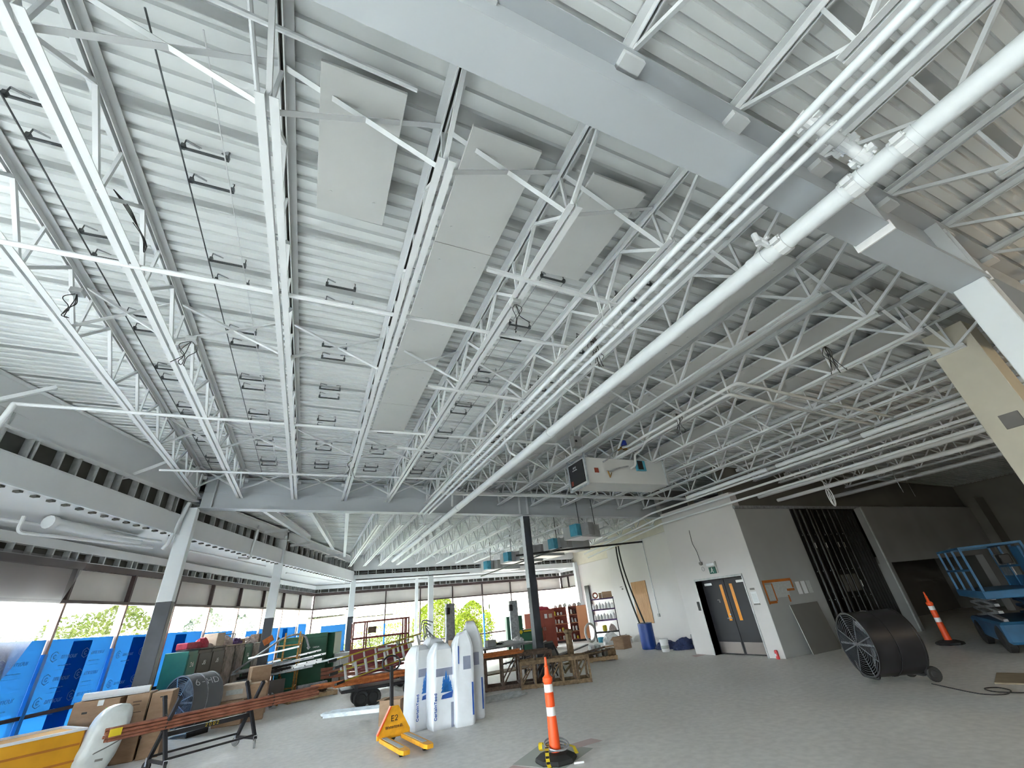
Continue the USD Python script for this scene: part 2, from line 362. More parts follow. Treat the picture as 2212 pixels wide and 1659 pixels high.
# floor
fl = struct('floor', 'grey trowelled concrete floor with dust and chalk marks')
part(fl, 'slab', span(-14, 29, -9, 27.2, -.2, 0), 'concrete')
part(fl, 'damp_patch', ext([(2.78, 6.75), (3.55, 7.35), (3.95, 6.55), (3.2, 6.1)], .001, .0), 'floor_green', 'faint greenish square under the delineator')
part(fl, 'chalk_mark', ext([(3.72, 6.95), (4.2, 6.98), (4.25, 6.75), (3.78, 6.72)], .0014, .0), 'floor_pink', 'faint red chalk smudge')
part(fl, 'chalk_mark', ext([(2.62, 6.62), (2.78, 6.72), (2.95, 6.35), (2.74, 6.3)], .0014, .0), 'floor_pink')
part(fl, 'chalk_mark', ext([(11.6, 12.3), (12.1, 12.35), (12.0, 12.0), (11.4, 11.9)], .0012, .0), 'floor_pink')
# ceiling: profiled steel deck, one sheet every six flutes
def deck_profile(y0, y1, p=.15, off=.035):
    ys, zs = [], []
    k0, k1 = math.floor((y0 - off) / p) - 1, math.ceil((y1 - off) / p) + 1
    for k in range(k0, k1):
        b = k * p + off
        for dy, dz in ((0, 0), (.085, 0), (.097, .038), (.138, .038)):
            if y0 - 1e-6 <= b + dy <= y1 + 1e-6: ys.append(b + dy); zs.append(dz)
    return np.array(ys), np.array(zs)
def deck_sheet(y0, y1, xa, xb, zf):
    ys, zs = deck_profile(y0, y1 + .09)
    V = []
    for y, z in zip(ys, zs):
        a, b = xa(y), xb(y)
        V += [(a, y, zf(a) + z), (b, y, zf(b) + z)]
    V = np.array(V); n = len(ys); i = np.arange(n - 1) * 2
    F = np.vstack([np.stack([i, i + 2, i + 3], 1), np.stack([i, i + 3, i + 1], 1)])
    up = V + [0, 0, .03]                         # a roof build-up closes it above
    return np.vstack([V, up]), np.vstack([F, F[:, ::-1] + len(V)])
ce = struct('ceiling', 'white painted corrugated steel roof deck')
y = -8.065
while y < 13.1:
    y1 = min(y + .9, 13.135)
    part(ce, 'deck_sheet', deck_sheet(y, y1, lambda q: clx(q) - .3, lambda q: 28., zdeck), 'deck_paint'); y += .9
def zdeck2(x): return 5.22 - .018 * x
y = 13.085
while y < 25.3:
    part(ce, 'deck_sheet', deck_sheet(y, min(y + .9, 25.35), lambda q: clx(q) - .3, lambda q: 15.9, zdeck2), 'deck_paint'); y += .9
part(ce, 'step_fascia', span(-3.4, 28, 13.2, 13.24, 5.15, 6.1), 'white_paint')
part(ce, 'roof_slab', span(-12, 28.3, -8.3, 13.2, 5.95, 6.15), 'deck_paint')
part(ce, 'roof_slab', span(-4, 16.3, 13.2, 25.6, 5.35, 5.55), 'deck_paint')
# canopy soffit between the tall roof's edge and the glazing
def soffit(pts, name='canopy_soffit'):
    v = np.array(pts, float); n = len(v)
    f = [[0, i, i + 1] for i in range(1, n - 1)]
    up = v + [0, 0, .12]
    return np.vstack([v, up]), np.array([t[::-1] for t in f] + [[a + n for a in t] for t in f])
def seg_soffit(a, b, ga, gb, zc=4.32, zg=3.95):
    return soffit([(*a, zc), (*b, zc - .1), (*gb, zg), (*ga, zg)])
for ya, yb in ((-6., 4.), (4., 13.1), (13.1, 18.), (18., 25.1)):
    part(ce, 'canopy_soffit', seg_soffit((clx(ya), ya), (clx(yb), yb), (glx(ya) - .3, ya), (glx(yb) - .3, yb)), 'white_paint')
part(ce, 'canopy_soffit', soffit([(2.05, 25.1, 4.2), (15.9, 25.1, 4.2), (15.9, 27., 3.95), (-.3, 27., 3.95), (-.3, 25.1, 3.98)]), 'white_paint')
# outer closing faces of the two roof steps and of the canopy
def shell(a, b, z0, z1, off):
    a, b = np.array(a, float), np.array(b, float); t = (b - a) / np.linalg.norm(b - a); nn = np.array([-t[1], t[0]]) * off; t = t * .3
    return wall_strip(a + nn - t, b + nn + t, z0, z1, .06, 1)
def wall_strip(a, b, z0, z1, th=.2, side=1):
    a, b = np.array(a, float), np.array(b, float); t = (b - a) / np.linalg.norm(b - a); nn = np.array([-t[1], t[0]]) * th * side
    v = [(*p, z) for z in (z0, z1) for p in (a, b, b + nn, a + nn)]
    return np.array(v), (_BF if side > 0 else _BF[:, ::-1]).copy()
for a, b, z1 in zip(CL, CL[1:], (6.2, 5.6, 5.6)): part(ce, 'roof_edge_fascia', shell(a, b, 4.3, z1, .22), 'white_paint')
part(ce, 'roof_edge_fascia', span(1.8, 16.2, 25.36, 25.42, 4.2, 5.6), 'white_paint')
part(ce, 'canopy_fascia', shell((glx(-8.2), -8.2), (.3, 26.7), 3.45, 4.6, .22), 'white_paint'); part(ce, 'canopy_fascia', span(-.2, 16., 26.94, 27.0, 3.45, 4.6), 'white_paint')
part(ce, 'canopy_fascia', span(15.9, 15.96, 25., 27., 3.45, 5.6), 'white_paint'); part(ce, 'canopy_roof', join(seg_soffit((clx(-6) - .3, -6.), (clx(13.1) - .3, 13.1), (glx(-6.) - .4, -6.), (glx(13.1) - .4, 13.1), 4.62, 4.5), seg_soffit((clx(13.1) - .3, 13.1), (clx(25.1) - .3, 25.4), (glx(13.1) - .4, 13.1), (glx(26.7) - .4, 27.), 4.62, 4.5)), 'white_paint')
# walls
wb = struct('wall_back', 'wall behind the camera')
part(wb, 'panel', join(span(-13, 28.2, -8.3, -8.05, 0, .9), span(-13, 28.2, -8.3, -8.05, 3.6, 6.2), span(-3.7, 28.2, -8.3, -8.05, .9, 3.6)), 'wall_white')
wr = struct('wall_right', 'raw unpainted boarding far right in the dark')
part(wr, 'panel', span(28, 28.25, -8.3, 13.4, 0, 6.2), 'wall_raw')
wq = struct('wall_rear', 'dark closing wall behind the door rooms')
part(wq, 'panel', span(13.85, 28.2, 13.2, 13.4, 0, 5.3), 'wall_raw')
# door bulkhead, main wall, pier
wd = struct('wall_door', 'white painted wall with the black double door')
zt = 4.5
part(wd, 'bulkhead', join(span(11.95, 12.25, 9.215, 9.74, 0, zt), span(11.95, 12.25, 11.6, 12.42, 0, zt), span(11.95, 12.25, 9.74, 11.6, 2.11, zt), span(12.25, 14.2, 12.2, 12.42, 0, zt), span(12.27, 12.5, 9.42, 12.2, 2.35, zt)), 'wall_white')
def wall_strip(a, b, z0, z1, th=.2, side=1):
    a, b = np.array(a, float), np.array(b, float); t = (b - a) / np.linalg.norm(b - a); nn = np.array([-t[1], t[0]]) * th * side
    v = [(*p, z) for z in (z0, z1) for p in (a, b, b + nn, a + nn)]
    return np.array(v), (_BF if side > 0 else _BF[:, ::-1]).copy()
ww = struct('wall_white', 'long white wall with the plywood sheet and conduits')
part(ww, 'panel', wall_strip((13.52, 12.3), (14.5, 19.7), 0, 4.2, .3, -1), 'wall_white')
part(ww, 'pier_side', wall_strip((14.5, 19.7), (15.75, 19.62), 0, 4.2, .3, -1), 'wall_white')
part(ww, 'panel', wall_strip((15.75, 19.5), (15.75, 25.3), 0, 4.0, .3, -1), 'wall_white')
part(ww, 'upper_band', wall_strip((13.45, 12.3), (14.45, 19.72), 4.2, 5.3, .3, -1), 'beige_board', 'stained beige band above the white wall')
part(ww, 'upper_band', wall_strip((15.7, 19.5), (15.7, 25.3), 4.0, 5.3, .3, -1), 'beige_board')
part(ww, 'upper_band', span(12.0, 13.6, 12.35, 12.6, zt, 5.5), 'wall_raw2')
wg = struct('wall_grey', 'grey primed wall beside the door corner')
part(wg, 'panel', span(11.955, 14.62, 9.2, 9.4, 0, 4.0), 'wall_grey')
part(wg, 'panel', span(11.953, 28., 9.42, 9.6, 4.0, 5.6), 'wall_raw')
part(wg, 'cap_rail', span(11.9, 28., 9.12, 9.2, 3.97, 4.06), 'galv_dull')
wf = struct('wall_far_right', 'dark raw wall with the wide opening')
part(wf, 'panel', span(14.62, 18.4, 9.3, 9.5, 0, 4.0), 'wall_raw')
part(wf, 'panel', join(span(18.4, 27.4, 8.95, 9.2, 2.07, 4.0), span(18.4, 18.62, 8.95, 9.3, 0, 2.07), span(25.6, 27.4, 8.95, 9.2, 0, 2.07)), 'wall_raw2')
part(wf, 'corner_bead', span(18.37, 18.42, 8.93, 8.97, 0, 4.0), 'stud_metal')
part(wf, 'recess_wall', join(span(18.6, 26, 11.6, 11.8, 0, 2.3), span(18.5, 18.6, 9.2, 11.7, 0, 2.3), span(18.6, 28, 9.2, 11.7, 2.2, 2.3), span(26, 28, 11.6, 11.8, 0, 2.3)), 'wall_raw')
part(wf, 'passage_door', cbox(1.3, .06, 2.0, (21.2, 11.55, 0), .01, True), 'dark_wood', 'dark brown door in the recess')
part(wf, 'pilaster', span(27.0, 27.9, 8.6, 9.0, 0, 4.4), 'wall_raw')
# black double door
dr = struct('door_1', 'black double door with amber vision strips and steel kick plates')
part(dr, 'frame', join(span(11.93, 12.27, 11.6, 11.64, 0, 2.13), span(11.93, 12.27, 9.70, 9.74, 0, 2.13), span(11.93, 12.27, 9.70, 11.64, 2.10, 2.16)), 'stud_metal', 'grey pressed steel door frame')
for k, (ya, yb) in enumerate(((10.68, 11.59), (9.75, 10.66))):
    d = part(dr, 'leaf', cbox(.045, yb - ya, 2.07, (12.22, (ya + yb) / 2, .02), .004, True), 'door_black')
    s = ya + .62 if k == 1 else ya + .13
    s = (10.44, 10.83)[1 - k]
    part(d, 'vision_strip', cbox(.012, .11, 1.02, (12.195, s, 1.42), .003), 'amber_glass', 'amber lit vision strip')
    part(d, 'kick_plate', cbox(.006, .82, .30, (12.194, (ya + yb) / 2, .19), .002), 'kick_steel', 'mirror steel kick plate')
    part(d, 'closer', cbox(.05, .30, .075, (12.17, (11.3, 10.02)[k], 1.97), .006), 'satin_steel', 'grey door closer')
d = '/World/door_1/leaf_001'
part('/World/door_1/leaf', 'lever_handle', join(cyl((12.19, 10.78, .98), (12.14, 10.78, .98), .012, 8), cyl((12.14, 10.77, .98), (12.14, 10.90, .98), .010, 8), lathe([(0, 0), (.026, 0), (.026, .012), (0, .012)], 12, (12.19, 10.78, .98), 'x')), 'satin_steel', 'steel lever handle')
part('/World/door_1/leaf', 'lock', lathe([(0, -.015), (.024, -.015), (.024, .005), (0, .005)], 12, (12.19, 10.78, 1.08), 'x'), 'satin_steel')
part('/World/door_1/leaf', 'exit_decal', join(box(.004, .10, .03, (12.194, 11.08, 1.50)), box(.004, .05, .06, (12.194, 11.05, 1.45))), 'print_grey')
# ------------------------------------------------------------------ clerestory bands of bare studs and their beams
def band(name, a, b, z0, z1, za, zb, step=.4, back=.14, mat='white_paint', label=None):
    """Stud wall band along a->b between levels z0..z1 (za, zb: drop along it); dark sheathing behind the studs."""
    r = struct(name, label)
    a, b = np.array(a, float), np.array(b, float); L = np.linalg.norm(b - a); t = (b - a) / L; nn = np.array([-t[1], t[0]])
    P = lambda s, o, z: np.array([*(a + t * s + nn * o), z + za + (zb - za) * s / L])
    part(r, 'sheathing', bar(P(0, back, (z0 + z1) / 2), P(L, back, (z0 + z1) / 2), .02, z1 - z0 + .1), 'sheathing')
    part(r, 'track', bar(P(0, .06, z0 - .015), P(L, .06, z0 - .015), .15, .035), mat)
    part(r, 'track', bar(P(0, .06, z1 + .015), P(L, .06, z1 + .015), .15, .05), mat)
    s = .1; k = 0
    while s < L:
        q = s + random.uniform(-.05, .05)
        part(r, 'stud', bar(P(q, .055, z0), P(q, .055, z1), .035, .13, (*nn, 0)), 'stud_metal'); s += step * (1 if k % 5 else .45); k += 1
    return r
n_t = 0
for a, b, za, zb in (((-7.0, 1.8), CL[1], .16, 0.), (CL[1], CL[2], 0., -.13), (CL[2], CL[3], -.13, -.26)):
    n_t += 1
    r = band(f'trim_{n_t}', a, b, 4.66, 5.26 if n_t == 1 else 5.02, za, zb, .42, label='clerestory strip of bare grey studs above the white beam along the left side')
    L = np.linalg.norm(np.array(b) - a); t = (np.array(b) - a) / L; nn = np.array([-t[1], t[0]])
    A = np.array([*(np.array(a) + nn * .05), 4.64 + za]); B = np.array([*(np.array(b) + nn * .05), 4.64 + zb])
    part(r, 'beam', ibeam(A, B, .44, .2, .016, .19), 'white_paint', 'white boxed-in beam under the studs')
    part(r, 'edge_strip', bar(A + [*(-nn * .1), -.445], B + [*(-nn * .1), -.445], .04, .03), 'column_white')
    s = .3
    while s < L:                                  # deck ends of the low canopy show as dark teeth under the beam
        q = A + (B - A) * s / L
        part(r, 'deck_tooth', bar(q + [*(nn * .02), -.47], q + [*(nn * .02 + t * .07), -.47], .1, .03), 'sheathing'); s += .3
r = band('trim_4', (2.05, 25.1), (15.6, 25.1), 4.22, 4.44, 0, 0, .42, label='clerestory strip of studs over the far beam')
part(r, 'beam', ibeam((1.9, 25.12, 4.2), (15.75, 25.12, 4.2), .26, .2, .02, .19), 'white_paint', 'white far beam')
part(r, 'fascia', span(2.0, 15.7, 25.05, 25.2, 4.48, 5.3), 'white_paint')
def parapet(name, a, b, label):
    r = band(name, a, b, 3.60, 3.78, 0, 0, .40, .12, 'white_paint', label)
    a, b = np.array(a, float), np.array(b, float); t = (b - a) / np.linalg.norm(b - a); nn = np.array([-t[1], t[0]])
    part(r, 'edge_beam', bar(np.array([*(a + nn * .06), 3.87]), np.array([*(b + nn * .06), 3.87]), .16, .15), 'white_paint')
    part(r, 'head', bar(np.array([*(a + nn * .06), 3.52]), np.array([*(b + nn * .06), 3.52]), .18, .13), 'mullion_dark', 'dark brown window head')
parapet('trim_5', (glx(-8.), -8.), (.3, 26.7), 'row of small dark stud openings above the left windows')
parapet('trim_6', (.3, 26.7), (15.45, 26.7), 'row of small dark stud openings above the far windows')
parapet('trim_7', (15.5, 26.7), (15.62, 25.0), 'short stud strip above the end windows')
# ------------------------------------------------------------------ glazing, one window per bay
def window(no, a, b, label, tan=True, low=.9, first=True, last=False, wrap=0., back=None):
    r = struct(f'window_{no}', label)
    a, b = np.array(a, float), np.array(b, float); L = np.linalg.norm(b - a); t = (b - a) / L; nn = np.array([-t[1], t[0]])
    P = lambda s, o, z: np.array([*(a + t * s + nn * o), z])
    up = (*nn, 0)
    mull = 'mullion_tan' if tan else 'mullion_dark'
    part(r, 'mullion', bar(P(0, .07, 0), P(0, .07, 2.86), .055, .17, up), mull, 'tan brown mullion')
    part(r, 'mullion_cap', bar(P(0, .04, 2.86), P(0, .04, 3.46), .055, .12, up), 'mullion_dark')
    part(r, 'transom', bar(P(0, .05, 2.83), P(L, .05, 2.83), .15, .06), 'mullion_dark')
    part(r, 'low_rail', bar(P(0, .05, low), P(L, .05, low), .14, .06), 'mullion_dark')
    part(r, 'sill', bar(P(0, .05, .05), P(L, .05, .05), .16, .10), 'mullion_dark')
    part(r, 'spandrel_panel', bar(P(.03, .09, 3.16), P(L - .03, .09, 3.16), .02, .60), 'blind_board', 'pale grey blind panel')
    if last: part(r, 'mullion', bar(P(L, .07, 0), P(L, .07, 3.46), .07, .17, up), mull)
    for z0, z1 in ((.1, low - .03), (low + .03, 2.8)):
        part(r, 'pane', bar(P(.03, .07, (z0 + z1) / 2), P(L - .03, .07, (z0 + z1) / 2), .008, z1 - z0), 'window_glass')
    if wrap:
        part(r, 'mullion_wrap', bar(P(0, .02, 0), P(0, .02, wrap), .075, .10, up), 'blue_wrap', 'bright blue protective wrap on the mullion')
    return r, P, L
LY = [26.7, 24.9, 23.05, 21.2, 19.4, 17.65, 15.95, 14.25, 12.6, 10.9, 9.2, 7.5, 5.8, 4.1, 2.4, .7, -1., -2.7, -4.4, -6.1, -7.8]
def armour(r_film, P, s, z, h=.085, gap=.74, n=2, slope=.0):
    """Printed film: hexagon mark and the word, in pale blue outline lettering."""
    ms = []
    for k in range(n):
        hexa = []
        R = h * 1.05
        for q in range(6):
            a0, a1 = math.radians(60 * q + 30), math.radians(60 * q + 90)
            if q == 5: continue
            hexa.append(bar((R * math.cos(a0), R * math.sin(a0) + h * .5, .002), (R * math.cos(a1), R * math.sin(a1) + h * .5, .002), .014, .003))
        e = mv(text('c', h * 1.1, .003, True), (0, h * .1, 0))
        w = mv(text('armour', h * 1.0, .003), (h * 4.1, 0, 0))
        small = mv(text('adhesive window film', h * .26, .003), (h * 3.6, -h * 1.5, 0)); small2 = box(h * 3.9, h * .05, .003, (h * 3.3, -h * 2.3, .0015))
        ms.append(mv(join(*hexa, e, w, small, small2), (k * gap, k * h * .28, 0)))
    m = join(*ms); v = m[0]
    base = P(s, -.012, z); t3 = P(1, 0, 0) - P(0, 0, 0); n3 = P(0, -1, 0) - P(0, 0, 0)
    w = base + v[:, :1] * t3 + v[:, 1:2] * np.array([0, 0, 1.]) + v[:, 2:] * n3
    part(r_film, 'lettering', (w, m[1]), 'film_print', 'pale printed brand lettering')
for k in range(len(LY) - 1):
    yb, ya = LY[k], LY[k + 1]                     # walk from the far corner towards the camera
    wrap = 1.9 if ya < 15.5 else (1.75 if 19 < ya < 20 or k == 0 else 0)
    r, P, L = window(k + 1, (glx(ya), ya), (glx(yb), yb), 'left window bay, with blue film taped over the lower glass' , wrap=wrap)
    top = 2.15
    if ya < 7.4: top = 1.6
    if k in (1, 2, 4, 5, 6, 7, 8, 9, 10, 11):
        z1 = top - (.0 if k > 4 else .05)
        f = part(r, 'blue_film', bar(P(.04, .045, (.12 + z1) / 2), P(L - .04, .045, (.12 + z1) / 2), .003, z1 - .12), 'blue_film', 'translucent blue protective film')
        a0 = .62 if k > 5 else .5
        part(r, 'blue_film', bar(P(a0, .04, (.12 + z1 - .05) / 2), P(a0 + .5, .04, (.12 + z1 - .05) / 2), .003, z1 - .17), 'blue_film_double', 'darker strip where the film overlaps')
        if k in (6, 7, 8, 9):
            for z in ((1.72, 1.15) if k != 7 else (1.80, 1.42, 1.05)):
                armour(f, P, .22, z, .085 if k > 6 else .075)
    elif k == 3:
        part(r, 'blue_film', bar(P(1.0, .045, 1.1), P(L - .05, .045, 1.1), .003, 1.9), 'blue_film')
    elif k == 0:
        part(r, 'blue_film', bar(P(.3, .045, 1.2), P(1.35, .045, 1.2), .003, 2.0), 'blue_film')
RX = [.3, 2.1, 4.0, 5.95, 7.9, 9.8, 11.72, 13.62, 15.45]
for k in range(len(RX) - 1):
    r, P, L = window(21 + k, (RX[k], 26.7), (RX[k + 1], 26.7), 'far window bay looking out at trees and buildings', tan=False, low=.8, wrap=1.85 if k in (2, 4, 5, 7) else 0)
    if k == 0:
        part(r, 'blue_film', bar(P(.5, .045, 1.42), P(1.7, .045, 1.42), .003, 1.2), 'blue_film', 'blue film over the right part of the pane')
        part(r, 'blue_film', bar(P(.45, .045, .42), P(1.75, .045, .42), .003, .7), 'blue_film')
r, P, L = window(29, (15.45, 26.7), (15.53, 25.9), 'narrow end window bay', low=.8)
r, P, L = window(30, (15.53, 25.9), (15.6, 25.05), 'narrow end window bay beside the white post', low=.8, last=True)
# windows behind the camera
for k in range(4):
    r, P, L = window(31 + k, (-3.7 - 1.85 * k, -8.1), (-3.7 - 1.85 * (k + 1), -8.1), 'window bay behind the camera', tan=False)
# door leaf of the black shutter beside the end post
sh = struct('door_2', 'narrow black door leaf beside the far white post')
part(sh, 'leaf', span(15.60, 15.66, 23.75, 24.15, .6, 2.75), 'door_black')
# ================================================================== steel: girders, columns, joists
def zg(x): return 4.785 - .022 * x               # underside of the girders
def girder(name, x0, x1, y, label, cat='girder'):
    L = (x0, y, zg(x0)); r = thing(name, label, cat, L)
    A, B = (0, 0, .825), (x1 - x0, 0, zg(x1) - zg(x0) + .825)
    part(r, 'beam', ibeam(A, B, .825, .30, .024, .014), 'girder_paint')
    return r, x0
def add_stiff(r, x0, x, h=.78):
    part(r, 'stiffener', box(.012, .27, h, (x - x0, 0, zg(x) - zg(x0) + .025 + h / 2)), 'white_paint')
g, x0 = girder('roof_girder', -7.6, 4.72, 1.03, 'near white steel girder crossing overhead at the top of the picture')
def bolts(r, x0, x, y=-.1):
    for dx in (-.075, .075):
        part(r, 'bolt', join(lathe([(0, -.03), (.016, -.03), (.016, -.006), (.022, -.006), (.022, 0), (0, 0)], 8, (x + dx - x0, y, zg(x) - zg(x0) + .80))), 'galvanized')
JX = [-2.95, -2.0, -.69, .60, 1.83, 3.03, 4.25, 5.48, 6.74, 7.96, 9.20, 10.45, 11.70, 12.95, 14.2, 15.45, 16.7, 17.95]
for x in JX[3:7]: bolts(g, x0, x)
g2, x0 = girder('stub_girder', 4.62, 11.6, 1.03, 'white steel stub girder with end plates resting on the near column')
for x in (4.64, 6.42, 6.66): add_stiff(g2, x0, x)
part(g2, 'bearing_plate', bar((0, 0, -.05), (1.95, 0, -.093), .32, .04), 'girder_paint', 'pale bearing plate lapping under the girder')
part(g2, 'end_plate', box(.02, .33, .12, (0, 0, -.02)), 'reflective_white')
part(g2, 'end_plate', box(.02, .33, .12, (1.97, 0, -.07)), 'reflective_white')
g3, x0 = girder('roof_girder', -2.85, 17.6, 13.1, 'white steel girder between the two bays, over the dark column')
for x in (-2.6, 6.3, 6.6): add_stiff(g3, x0, x)
# edge girder along the tall roof's left side
r = thing('edge_girder', 'white edge girder running along the left clerestory', 'girder', (-7.3, 1.8, 5.0))
a = np.array([-7.3, 1.8]); b = np.array([-2.95, 13.0])
part(r, 'beam', ibeam((0, 0, .86), (*(b - a), .74), .74, .2, .018, .012), 'white_paint')
for s in (.25, .55, .82):
    q = (b - a) * s; part(r, 'brace', bar((*(q), .08), (*(q + [.75, .25]), .66), .06), 'white_paint'); part(r, 'brace', bar((*q, .05), (*(q + [-.55, .2]), -.02), .06), 'white_paint')
r = thing('edge_girder', 'white beam above the second stretch of left studs', 'girder', (-2.9, 13.3, 4.86))
part(r, 'beam', ibeam((0, 0, .3), (1.9, 4.7, .3), .3, .16), 'white_paint')
r = thing('edge_girder', 'white beam above the last stretch of left studs', 'girder', (-.95, 18.1, 4.85))
part(r, 'beam', ibeam((0, 0, .3), (2.95, 7., .25), .3, .16), 'white_paint')
# bracing beams of the far bay at its left edge
for k, (p, q, lb) in enumerate((((-1.6, 13.3, 4.95), (-.2, 18.6, 4.9), 'first'), ((-.35, 13.3, 4.95), (.75, 20.6, 4.85), 'second'), ((.75, 13.3, 4.9), (1.35, 22.6, 4.8), 'third'))):
    p, q = np.array(p), np.array(q)
    r = thing('bay_beam', f'white roof beam at the left edge of the far bay, the {lb} from the left', 'beam', p)
    part(r, 'beam', ibeam((0, 0, .22), q - p + [0, 0, .22], .22, .11, .012, .01), 'white_paint')
for k, (p, q, lb) in enumerate((((-1.55, 15.9, 4.72), (-.9, 16.3, 4.86), 'nearest'), ((-.85, 18.3, 4.66), (-.2, 18.8, 4.84), 'middle'), ((.45, 21.0, 4.60), (1.1, 21.5, 4.72), 'farthest'))):
    r = thing('knee_brace', f'short white angle brace above the left studs of the far bay, {lb} of three', 'brace', p)
    part(r, 'angle', prof([(0, 0), (.09, 0), (.09, .012), (.012, .012), (.012, .09), (0, .09)], (0, 0, 0), np.array(q) - p), 'white_paint')
# columns
def column(name, x, y, ztop, w, label, dark_to, mat_top='column_white', jag=.0, h=None):
    r = thing(name, label, 'column', (x, y, 0)); h = h or w
    if dark_to: part(r, 'shaft', cbox(w, h, dark_to, (0, 0, 0), .008, True), 'column_dark', 'lower shaft in dark primer')
    part(r, 'shaft', cbox(w, h, ztop - dark_to, (0, 0, dark_to), .008, True), mat_top, 'upper shaft painted white')
    part(r, 'base_plate', cbox(w + .16, h + .16, .02, (0, 0, 0), .004, True), 'column_dark')
    return r
column('steel_column', -3.02, 13.1, 4.86, .30, 'left column, white above and dark grey below, in front of the left windows', 2.72, h=.30)
column('steel_column', -1.12, 18.0, 5.0, .28, 'second column from the left, white above and dark below, beside the rusty scaffold', 2.35)
column('steel_column', 2.06, 25.1, 4.2, .26, 'column at the far corner, left of the red lift', 2.3)
column('steel_column', 6.14, 25.0, 4.2, .26, 'white column behind the tall white bags', .9)
column('round_post', 5.6, 26.1, 3.95, .16, 'slim white post beside the white column at the far windows', 0.)
r = column('steel_column', 6.5, 13.1, 4.63, .24, 'centre column in dark primer with a white-sprayed upper left face', 4.60, mat_top='column_white')
part(r, 'overspray', cbox(.012, .22, 2.2, (-.126, 0, 2.4), .003, True), 'column_white', 'white overspray on the left face')
part(r, 'cap_plate', cbox(.34, .30, .022, (0, 0, 4.60), .004, True), 'column_white')
column('steel_column', 6.56, 1.03, 4.57, .26, 'near white column at the right edge of the picture', 0., h=.28)
column('steel_column', 15.62, 24.85, 4.2, .26, 'white post at the right end of the far windows', 0.)
r = thing('drywall_pilaster', 'beige board-clad pilaster behind the near column', 'pilaster', (9.55, 2.1, 0))
part(r, 'cladding', cbox(.55, .55, 5.3, (0, 0, 0), .006, True), 'beige_board')
part(r, 'opening_cover', cbox(.02, .22, .22, (-.28, -.05, 3.6), .004), 'print_grey')
# joists
def joist_proto(name, label, x, z0, y0, y1, yb0, yb1, depth, node, group, web=.036):
    """Open-web joist: paired angle chords and a web bar per panel, along y from y0; local z=0 at the bottom chord's underside."""
    r = thing(name, label, 'roof joist', (x, y0, z0), group=group)
    ang = [(0, 0), (.062, 0), (.062, .008), (.008, .008), (.008, .062), (0, .062)]
    for s in (-1, 1):
        pts = [(s * (a + .014), b) for a, b in ang]
        part(r, 'bottom_chord', prof(pts, (0, yb0 - y0, 0), (0, yb1 - y0, 0)), 'white_paint')
        pts = [(s * (a * 1.15 + .014), depth - b * 1.15) for a, b in ang]
        part(r, 'top_chord', prof(pts, (0, 0, 0), (0, y1 - y0, 0)), 'white_paint')
    part(r, 'seat', box(.2, .16, .10, (0, .05, depth - .05 - .07)), 'white_paint'); part(r, 'seat', box(.2, .16, .10, (0, y1 - y0 - .05, depth - .05 - .07)), 'white_paint')
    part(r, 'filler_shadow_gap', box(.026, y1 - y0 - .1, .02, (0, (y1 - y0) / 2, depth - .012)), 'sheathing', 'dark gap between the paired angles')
    n = max(2, round((yb1 - yb0) / node)); st = (yb1 - yb0 - .24) / n; ys = [yb0 - y0 + .12 + st * i for i in range(n + 1)]
    zt, zb = depth - .05, .03
    for i, yy in enumerate(ys):
        part(r, 'web_bar', bar((0, yy, zb), (0, yy, zt), web * .8), 'white_paint')
        if i < n:
            m = yy + st / 2
            part(r, 'web_bar', bar((0, yy + .03, zb), (0, m, zt), web), 'white_paint'); part(r, 'web_bar', bar((0, m, zt), (0, ys[i + 1] - .03, zb), web), 'white_paint')
    part(r, 'web_bar', bar((0, .12, zt), (0, ys[0], zb), web), 'white_paint'); part(r, 'web_bar', bar((0, y1 - y0 - .12, zt), (0, ys[-1], zb), web), 'white_paint')
    return r
def zb1(x): return zdeck(x) - .64
G1 = 'open-web joists of the near bay'
def jl(i, bay):
    n = len(JX) - 1
    near = {0: 'over the left column', 1: 'just right of the left edge joist', 2: 'second from the left, beside the first hung panels', 3: 'left of the five-board panel', 4: 'right of the five-board panel', 5: 'just left of the three white conduits', 6: 'directly above the fat white pipe', 7: 'right of the fat white pipe'}
    return near.get(i, f'{ORD[i - 8]} right of the fan coil')
jp = joist_proto('roof_joist', 'white open-web joist of the near bay, ' + jl(2, 1), JX[2], zb1(JX[2]), 1.03, 13.1, 1.95, 12.98, .625, 1.25, G1)
for i, x in enumerate(JX):
    if i == 2 or i > 16: continue
    if x > 11.9:
        continue
    dup(jp, 'white open-web joist of the near bay, ' + jl(i, 1), (x, 1.03, zb1(x)))
js = joist_proto('short_joist', 'white open-web joist over the rack wall, first right of the door corner', 12.95, zb1(12.95), 1.03, 9.3, 1.9, 8.9, .625, 1.25, 'open-web joists over the dark right side')
for k, x in enumerate(JX[14:18]):
    dup(js, f'white open-web joist over the rack wall, {ORD[k + 1]} right of the door corner', (x, 1.03, zb1(x)))
jr = joist_proto('overhead_joist', 'white joist running back overhead, first from the left past the near girder', 1.83, zb1(1.83), -6.5, 1.03, -6.2, .25, .625, 1.25, 'joists overhead behind the near girder')
for k, x in enumerate(JX[5:12]):
    if k == 6: continue
    dup(jr, f'white joist running back overhead, {ORD[k + 1]} from the left past the near girder', (x, -6.5, zb1(x)))
X2 = [1.75, 2.46, 3.22, 4.13, 5.18, 6.3, 7.39, 8.5, 9.6, 10.7, 11.8, 12.9]
jf = joist_proto('far_joist', 'white open-web joist of the far bay, first from the left', X2[0], 4.555, 13.35, 25.0, 13.9, 24.3, .625, 1.2, 'open-web joists of the far bay')
for k, x in enumerate(X2[1:]):
    dup(jf, f'white open-web joist of the far bay, {ORD[k + 1]} from the left', (x, 13.35, 4.555 - .018 * (x - 1.75)))
